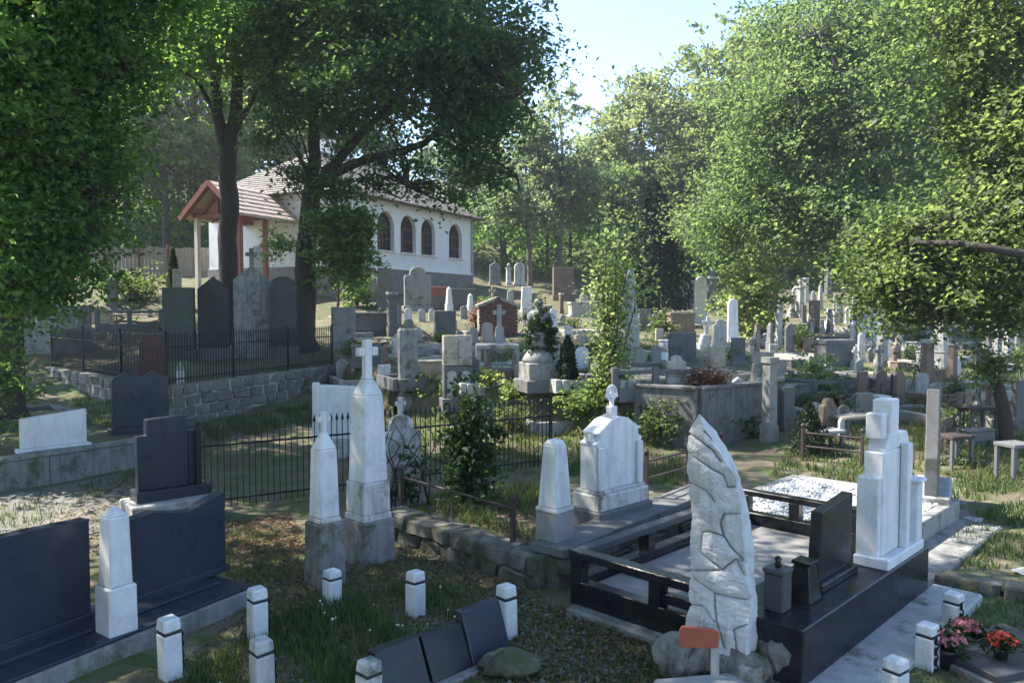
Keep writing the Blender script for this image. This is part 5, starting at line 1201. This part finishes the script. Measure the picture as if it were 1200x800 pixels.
def wood_tree(x, y, kind, s, label, rz=0, group='trees of the background wood'):
    o = empty('wood_tree', (x, y, tz(x, y) - .1), rz, label, 'tree', group); o.scale = (s, s, s * random.uniform(.92, 1.1))
    link('trunk', PT[kind][0], None, o); link('crown', PT[kind][1], None, o); return o
wood_tree(at(752, 0, 62).x, 62, 0, 1.04, 'broad pale green tree standing above the middle of the picture', 1.0)
wood_tree(at(716, 0, 66).x, 66, 2, .85, 'pale green tree just left of the broad middle tree', 2.0)
wood_tree(at(655, 0, 52).x, 52, 2, .95, 'thin see-through tree right of the dark canopy', .4)
wood_tree(at(622, 0, 50).x, 50, 2, .8, 'slim tree with visible trunk right of the chapel corner', 3.1)
wood_tree(at(812, 0, 64).x, 64, 1, .85, 'mid green tree right of the broad middle tree', 1.9)
wood_tree(at(850, 0, 60).x, 60, 0, .95, 'pale tree at the left border of the tall light tree', 4.0)
TL_ = [(-60, 'the near maple at the left edge'), (60, 'the left tomb chest'), (130, 'the left end of the board fence'), (204, 'the columnar thuja'), (265, 'the forked trunk'), (310, 'the timber porch'), (360, 'the thick dark trunk'), (430, 'the chapel roof'), (520, 'the right end of the chapel'), (600, 'the back-row urn pillar'), (660, 'the brown back-row slab'),
       (716, 'the lime sapling'), (763, 'the tall dark yew'), (821, 'the white arched stele'), (880, 'the big light shrub'), (938, 'the tall pale urn pillar'), (979, 'the big dark tomb'), (1035, 'the tall grey square pillar'), (1104, 'the broad pale obelisk'), (1180, 'the leaning ivy trunk'), (1260, 'the right edge of the picture')]
TONE = ('pale green broad', 'mid green tall', 'thin pale-stemmed', 'bright yellow-green')
def wood_label(px, kind, s):
    return TONE[kind] + (' low' if s < .7 else '') + ' wood tree rising behind ' + min(TL_, key=lambda q: abs(q[0] - px))[1]
for px, y, k_, s in ((196, 46, 3, .85), (232, 48, 3, .9), (150, 47, 3, .8)):
    wood_tree((px - 600) / FPX * y, y, k_, s, ('sunlit yellow-green tree left of the forked trunk', 'sunlit yellow-green tree straight behind the forked trunk', 'sunlit yellow-green tree above the left end of the board fence')[(196, 232, 150).index(px)], px)
r = random.Random(31)
WL = {'l': 'light leafy tree of the wood behind the porch and board fence', 'm': 'leafy tree of the wood behind the chapel and back graves', 'r': 'leafy tree of the shaded wood behind the right graves'}
for i in range(52):
    y = r.uniform(54, 82); px = r.uniform(-120, 1320)
    if i < 15: px = -100 + i * 36; y = r.uniform(52, 66)
    elif i < 29: px = 860 + (i - 15) * 30; y = r.uniform(52, 64)
    gap = 630 < px < 860
    if gap and y > 56: continue
    if i >= 29 and px < 500: continue
    x = (px - 600) / FPX * y
    if gap: sc0 = r.uniform(.5, .62)
    else: sc0 = r.uniform(.85, 1.2)
    zone = 'l' if px < 480 else ('m' if px < 860 else 'r')
    wood_tree(x, y, (kk := (r.choice((0, 2, 3, 3)) if zone == 'l' else r.choice((0, 1, 2, 3)))), sc0, wood_label(px, kk, sc0), r.uniform(0, 6.28), {'l': 'wood behind the porch', 'm': 'wood behind the chapel', 'r': 'wood behind the right graves'}[zone])
for i, px in enumerate((640, 668, 700, 735, 770, 800, 830, 700, 760)):
    y = 58 + (i * 7 % 5) * 2; wood_tree((px - 600) / FPX * y, y, (1, 0, 3)[i % 3], .55 + .05 * (i % 3), wood_label(px, (1, 0, 3)[i % 3], .55), i * 1.3, 'wood behind the chapel')
for x_, y_, k_, s_ in ((-11, 2.0, 3, 1.25), (-9.5, -1, 3, .9), (-8, -6, 1, 1.0), (-5, -11, 3, 1.05), (-13, -5, 1, 1.0), (-16, 8, 3, .9), (1, -14, 1, 1.05), (-11, -12, 3, 1.1)): wood_tree(x_, y_, k_, s_, 'unseen leafy tree added for shade left of and behind the viewpoint', x_, 'added shade trees outside the picture')  # unseen trees, added to block skylight and shade the foreground
b8 = Vector((-9.2, 7.2, tz(-9.2, 7.2) - .1))  # unseen tree, added so that its crown shades the front graves
tree('added_shade_tree', 'unseen tall tree added outside the left edge to shade the front graves', 'tree', b8, ([b8, (-9.1, 7.2, 4), (-8.8, 7.4, 8), (-8.6, 7.6, 13)], .36, .16),
     [([(-8.9, 7.3, 7), (-6.5, 8.5, 10), (-4, 9.8, 11.5), (-2, 10.5, 12)], .16, .04), ([(-8.8, 7.4, 8), (-7, 6.5, 11), (-5.5, 6, 13)], .14, .04), ([(-8.7, 7.5, 9), (-9.5, 10, 11.5), (-10, 11, 13)], .13, .04)],
     [((-5.2, 9.4, 11.4), (3.2, 3.0, 2.2), 6000), ((-2.4, 10.4, 11.9), (2.6, 2.4, 1.9), 2900), ((-6.5, 6.4, 12), (3.0, 3.0, 2.4), 3800), ((-9, 9.5, 12.5), (3.2, 2.8, 2.6), 3600), ((-9, 5, 11), (3, 3, 2.6), 4200), ((-8.2, 8.6, 8.9), (2.5, 2.2, 1.6), 5000), ((-7, 10.2, 9.8), (2.2, 1.6, 1.5), 3000), ((-8, 6, 8.6), (2.4, 2.2, 1.6), 4000), ((-5.5, 8.2, 9.8), (2.2, 2.0, 1.4), 3000), ((-10, 10.5, 9.2), (2.4, 1.8, 1.6), 3000), ((-4.5, 6.8, 13.2), (2.6, 2.4, 1.6), 2000)], 'leaf_dark', .17, clump=.8, per=48, seed=33, twigs=3)
wood_tree(-17, 20.8, 1, 1.0, 'mid green tree added for shade, half hidden behind the near maple at the left edge', 1.1)  # this tree and the next are added to shade the terrace wall and fence
wood_tree(-18.5, 26, 3, 1.0, 'farther yellow-green tree added for shade, half hidden behind the near maple at the left edge', 2.1)
# low growth that closes the wood between the trunks
def undergrowth(name, label, rect, n, hmax, mat, ls, seed):
    r = np.random.default_rng(seed); k = n // 26; (xa, xb), (ya, yb) = rect; P = np.column_stack([r.uniform(xa, xb, k), r.uniform(ya, yb, k)])
    keep = np.ones(k, bool)
    q = np.column_stack([(P - np.array(BA)) @ np.array(fd), (P - np.array(BA)) @ np.array(nd)]); keep &= ~((q[:, 0] > -6) & (q[:, 0] < BL + 1.5) & (q[:, 1] > -1.5) & (q[:, 1] < BW + 1.5))
    P = P[keep]; k = len(P); c = np.column_stack([P, terrain(P) + hmax * r.uniform(0, 1, k) ** 1.5]); w_ = np.repeat(np.arange(k), 26)
    C = c[w_] + r.normal(size=(len(w_), 3)) * np.array([.5, .5, .32]); return tag(link(name, leaf_mesh(name, C, ls, seed=seed), M[mat]), label, 'undergrowth', kind='stuff')
undergrowth('undergrowth', 'light green undergrowth of the wood on the left hillside', ((-42, -4), (47, 72)), 34000, 4.0, 'leaf_mid', .36, 3)
undergrowth('undergrowth', 'dark undergrowth of the wood behind the back graves', ((-4, 44), (52, 76)), 40000, 4.5, 'leaf_dark', .36, 4)
# ------------------------------------------------------------------ conifers and shrubs
def conifer(label, base, h, rad, n, leaf, seed, ls=.16, name='conifer', cat='conifer'):
    o = empty(name, base, 0, label, cat); Q, rr = limb([(0, 0, -.1), (.02, 0, h * .5), (0, 0, h * .97)], .05 + h * .012, .01); MB().tube(Q, rr, 7).build('trunk', M['bark'], o)
    r = np.random.default_rng(seed); t = r.uniform(0.02, 1, n) ** .8; a = r.uniform(0, 6.283, n); q = rad * (1 - t) ** .65 * np.sqrt(r.uniform(.15, 1, n)) * (1 + .2 * np.sin(a * 5 + t * 9)) * np.minimum(1, .5 + t * 6)
    C = np.column_stack([np.cos(a) * q, np.sin(a) * q, t * h]); link('crown', leaf_mesh('crown', C, ls, droop=.9, up=.1, asp=.35, seed=seed), M[leaf], o); return o
conifer('tall dark yew standing before the wood in the middle', Vector((at(763, 360, 40).x, 40, tz(at(763, 360, 40).x, 40))), 6.9, 2.3, 12000, 'needle', 3, .3)
conifer('second dark yew merging with the tall one', Vector((at(738, 360, 42).x, 42, tz(at(738, 360, 42).x, 42))), 5.6, 1.4, 6000, 'needle', 4, .3)
p = T(204, 364); conifer('small columnar green thuja behind the left headstones', p, 72 * p.y / FPX, 10 * p.y / FPX, 3000, 'needle_green', 5, .16, 'thuja')
p = T(665, 472); conifer('small dark conical conifer left of the lime sapling', p, 72 * p.y / FPX, 17 * p.y / FPX, 3200, 'needle', 6, .11)
p = T(948, 532); conifer('little dark conifer at the corner of the concrete wall', p, 60 * p.y / FPX, 26 * p.y / FPX, 1800, 'needle', 7, .1)
p = T(716, 462); s_ = p.y / FPX
sp = empty('sapling', p, 0, 'slender lime green young tree among the middle graves', 'tree')
mb = MB(); rs = random.Random(2); stems = []
for i in range(9):
    a = rs.uniform(0, 6.28); e = Vector((math.cos(a) * 38 * s_ * rs.uniform(.2, 1), math.sin(a) * 34 * s_ * rs.uniform(.2, 1), 190 * s_ * rs.uniform(.65, 1.05))); Q, rr = limb([(0, 0, -.05), e * .4 + Vector((rs.gauss(0, .08), 0, .2)), e], .028, .006, sub=4); mb.tube(Q, rr, 5); stems.append(Q)
mb.build('trunk', M['bark'], sp)
C = np.array([tuple(q + Vector((rs.gauss(0, .2), rs.gauss(0, .2), rs.gauss(0, .2)))) for Q in stems for q in Q[1:] for _ in range(44)]); link('crown', leaf_mesh('crown', C, .115, seed=2), M['leaf_lime'], sp)
def bushpx(label, px, py, wpx, hpx, n, leaf, ls, seed, **k):
    p = T(px, py); s = p.y / FPX; h = hpx * s; return bush('shrub', label, 'shrub', p, (wpx * s / 2, wpx * s / 2, h / 2), n, leaf, ls, seed=seed, cz=h * .52, **k)
bushpx('big light green shrub right of the narrow white stele', 880, 402, 66, 96, 5500, 'leaf_lime', .2, 3, clump=.4)
bushpx('yellow-green shrub right of the wall end', 955, 462, 46, 36, 1700, 'leaf_lime', .12, 4)
bushpx('sparse small shrub left of the big dark tomb', 940, 412, 34, 30, 900, 'leaf_shrub', .14, 5)
bushpx('reddish heather shrub on top of the concrete wall', 828, 462, 36, 26, 1300, 'heather', .1, 6)
bushpx('green low shrub before the small conifer', 688, 494, 52, 40, 1900, 'leaf_mid', .09, 7)
bushpx('yellow-green shrub right of the cross-topped headstone', 778, 520, 64, 44, 2000, 'leaf_shrub', .1, 8)
bushpx('pale low shrub behind the sapling', 775, 396, 34, 26, 800, 'leaf_shrub', .14, 9)
bushpx('tall dark ivy-covered shrub inside the iron fence', 553, 590, 48, 120, 2900, 'ivy', .1, 10, clump=.2)
bushpx('low green planting at the kerb left of the small white post', 600, 505, 40, 30, 900, 'leaf_shrub', .09, 11)
bushpx('pink flowering shrub left of the brick tomb', 558, 385, 18, 30, 500, 'heather', .12, 12)
bushpx('leafy low hedge behind the railed grey grave at left', 150, 352, 90, 34, 2600, 'leaf_shrub', .17, 13, clump=.4)
bushpx('bright shrub at the far right end of the light shrub', 905, 395, 28, 30, 700, 'leaf_shrub', .16, 14)
bushpx('dark green bush under the chapel windows', 418, 360, 40, 36, 1100, 'leaf_mid', .18, 15)
for i_, (lb, px, py, wv, hv) in enumerate(PLANTS): bushpx(lb, px, py, wv, hv, 420, ('leaf_shrub', 'leaf_mid', 'ivy', 'leaf_shrub', 'leaf_lime')[i_ % 5], .11, 40 + i_)
# leaning ivy trunk on the right slope
b7 = T(1180, 528); o = empty('leaning_tree', b7, 0, 'thin leaning trunk with a ball of pale ivy on top at the right', 'tree'); s_ = b7.y / FPX
Q, rr = limb([(0, 0, -.1), (-4 * s_, 0, 40 * s_), (-16 * s_, 0, 88 * s_)], 10 * s_, 6 * s_); MB().tube(Q, rr, 9).build('trunk', M['bark'], o, smooth=True)
C = blob_points([((-18 * s_, 0, 98 * s_), (20 * s_, 20 * s_, 22 * s_), 1300)], .15, 16, .3, 3); link('crown', leaf_mesh('crown', C, .09, seed=3), M['leaf_pale'], o)

# ------------------------------------------------------------------ grass, leaves, little flowers
def in_poly(P, poly):
    return poly_sd(P, np.array(poly, float)) > 0
def grass(name, label, polys, dens, h, mat, seed, wd=.006, clumpy=True):
    r = np.random.default_rng(seed); out = []
    for poly in polys:
        q = np.array([tuple(T(*c))[:2] for c in poly]); lo, hi = q.min(0), q.max(0); n = int(dens * (hi - lo).prod()); P = r.uniform(lo, hi, (n, 2)); P = P[in_poly(P, q)]
        if clumpy:
            f = np.sin(P[:, 0] * 3.1 + seed) * np.sin(P[:, 1] * 2.7 + 1) + .6 * np.sin(P[:, 0] * 7.3 + P[:, 1] * 5.1); P = P[f + r.normal(0, .5, len(P)) > -.15]
        out.append(P)
    P = np.concatenate(out); n = len(P); z = terrain(P); a = r.uniform(0, 6.283, n); hh = h * r.uniform(.4, 1.3, n); lean = r.uniform(.1, .7, n) * hh
    dx, dy = np.cos(a), np.sin(a); base = np.column_stack([P, z - .01]); sid = np.column_stack([-dy, dx, np.zeros(n)]) * (wd * (.7 + .6 * r.uniform(size=n)))[:, None]
    m1 = base + np.column_stack([dx * lean * .35, dy * lean * .35, hh * .6]); tip = base + np.column_stack([dx * lean, dy * lean, hh])
    V = np.stack([base - sid, base + sid, m1 + sid * .7, m1 - sid * .7, tip], 1).reshape(-1, 3); b = np.arange(n)[:, None] * 5
    F = np.concatenate([b + np.array([[0, 1, 2]]), b + np.array([[0, 2, 3]]), b + np.array([[3, 2, 4]])], 1).reshape(-1, 3)
    me = np_mesh(name, V, F); at2 = me.attributes.new('var', 'FLOAT', 'POINT'); at2.data.foreach_set('value', np.repeat(r.uniform(0, 1, n), 5).astype(np.float32))
    return tag(link(name, me, M[mat]), label, 'grass', kind='stuff')
front = [(215, 800), (300, 735), (400, 700), (520, 690), (600, 720), (570, 760), (440, 830), (200, 860)]
grass('grass', 'long green grass between the white chain posts', [front], 2600, .12, 'grass', 1)
grass('grass', 'thin low weeds over the front soil', [[(190, 800), (290, 720), (300, 640), (360, 690), (480, 650), (640, 705), (760, 745), (770, 830), (640, 880), (180, 880)], [(1100, 690), (1230, 700), (1230, 830), (1060, 840)]], 620, .055, 'grass', 12, .006, False)
grass('grass', 'dry straw blades over the front soil', [[(190, 800), (290, 720), (300, 640), (480, 650), (640, 705), (760, 745), (770, 830), (640, 880), (180, 880)]], 420, .05, 'grass_dry', 13, .005)
grass('grass', 'short tufts in front of the railed black grave', [[(600, 720), (760, 740), (770, 800), (640, 850), (590, 790)]], 1300, .06, 'grass', 2)
grass('grass', 'green grass on the right slope beside the path', [[(1110, 640), (1150, 600), (1230, 580), (1230, 670), (1130, 668)], [(1110, 690), (1230, 710), (1230, 760), (1140, 745)], [(1125, 560), (1200, 540), (1220, 570), (1140, 590)]], 1100, .10, 'grass', 3, .008)
grass('grass', 'shaded grass inside the middle plots', [[(470, 612), (520, 575), (640, 565), (660, 600), (620, 640)], [(240, 500), (370, 470), (385, 492), (250, 520)], [(640, 560), (680, 540), (800, 540), (800, 570)]], 900, .13, 'grass', 4, .008)
grass('grass', 'sparse dry grass over the middle ground', [[(280, 640), (350, 620), (480, 650), (640, 700), (480, 720), (300, 700)], [(930, 540), (1100, 470), (1200, 520), (1200, 580), (1100, 560)], [(560, 480), (800, 470), (820, 560), (600, 560)]], 330, .08, 'grass_dry', 5, .008)
grass('grass', 'green tufts scattered over the sunny right field', [[(900, 560), (1000, 440), (1200, 400), (1200, 560), (1100, 600)], [(400, 500), (560, 420), (800, 400), (800, 480), (560, 560)]], 300, .15, 'grass', 6, .012)
grass('grass', 'grass tufts around the left concrete wall', [[(-20, 525), (60, 470), (135, 462), (150, 500), (40, 520)], [(-20, 600), (160, 552), (165, 562), (-20, 640)], [(190, 640), (300, 620), (350, 680), (290, 690)]], 500, .1, 'grass', 7)
r = np.random.default_rng(9); q = np.array([tuple(T(*c))[:2] for c in front]); P = r.uniform(q.min(0), q.max(0), (160, 2)); P = P[in_poly(P, q)][:24]
mb = MB()
for x, y in P:
    z = tz(x, y); h = random.uniform(.05, .12); mb.tube([(x, y, z), (x + .01, y, z + h)], .002, 4); rr_ = random.uniform(.007, .014)
    mb.lathe([(.002, z + h - rr_), (rr_ * .8, z + h - rr_ * .5), (rr_, z + h), (rr_ * .8, z + h + rr_ * .5), (.002, z + h + rr_)], 6, (x + .01, y))
tag(mb.build('dandelion_heads', M['petal_white']), 'pale dandelion heads in the front grass', 'flowers', kind='stuff')
# dead leaves and stone crumbs on the ground
def litter(name, label, polys, n, size, mat, seed):
    r = np.random.default_rng(seed); out = []
    for poly in polys:
        q = np.array([tuple(T(*c))[:2] for c in poly]); P = r.uniform(q.min(0), q.max(0), (n * 3, 2)); out.append(P[in_poly(P, q)][:n])
    P = np.concatenate(out); C = np.column_stack([P, terrain(P) + .015]); return tag(link(name, leaf_mesh(name, C, size, up=2.5, droop=0, seed=seed), M[mat]), label, 'litter', kind='stuff')
litter('dead_leaves', 'dry brown leaves on the bare soil', [[(280, 620), (480, 640), (640, 690), (600, 720), (300, 760)], [(600, 700), (760, 740), (760, 830), (600, 830)], [(900, 560), (1000, 440), (1200, 400), (1200, 700), (1100, 640)], [(400, 500), (560, 420), (800, 400), (800, 480), (560, 560)], [(-20, 640), (160, 552), (300, 620), (200, 660)]], 2600, .05, 'grass_dry', 3)

litter('dead_leaves', 'brown fallen leaves over the shaded front soil', [[(185, 800), (290, 710), (300, 630), (480, 645), (640, 700), (765, 745), (770, 830), (640, 880), (180, 880)], [(240, 620), (340, 600), (360, 640), (290, 690)], [(470, 612), (520, 575), (640, 565), (660, 600), (620, 640)]], 1700, .045, 'dead_leaf', 17)
def crumbs(polys, n, seed):
    r = np.random.default_rng(seed); out = []
    for poly in polys:
        q = np.array([tuple(T(*c))[:2] for c in poly]); P = r.uniform(q.min(0), q.max(0), (n * 3, 2)); out.append(P[in_poly(P, q)][:n])
    P = np.concatenate(out); m = len(P); C = np.column_stack([P, terrain(P) + .006]); sz = (.006 + .03 * r.uniform(0, 1, m) ** 4)[:, None, None] * r.uniform(.6, 1.4, (m, 1, 3))
    V = (oc[None] * sz + r.normal(0, .003, (m, 6, 3)) + C[:, None]).reshape(-1, 3); F = (of[None] + np.arange(m)[:, None, None] * 6).reshape(-1, 3)
    return tag(link('stone_crumbs', np_mesh('stone_crumbs', V, F), M['rubble']), 'scattered stone crumbs on the bare soil', 'gravel', kind='stuff')
crumbs([[(180, 800), (300, 690), (300, 640), (480, 640), (640, 700), (620, 830), (300, 860)], [(600, 700), (760, 740), (760, 830), (600, 830)], [(900, 560), (1000, 440), (1200, 400), (1200, 700), (1100, 640)], [(-20, 640), (160, 552), (300, 620), (200, 660)]], 1500, 6)
# ------------------------------------------------------------------ air
hz, n_, bs_ = newmat('haze_air'); n_.nodes.remove(bs_)
pv = n_.nodes.new('ShaderNodeVolumePrincipled'); pv.inputs['Color'].default_value = (.90, .94, 1, 1); pv.inputs['Density'].default_value = .0012; pv.inputs['Anisotropy'].default_value = .5
n_.links.new(pv.outputs[0], n_.nodes['Material Output'].inputs['Volume'])
hzo = MB().box((0, 150, 19.5), (560, 580, 55)).build('haze', hz); tag(hzo, kind='stuff')
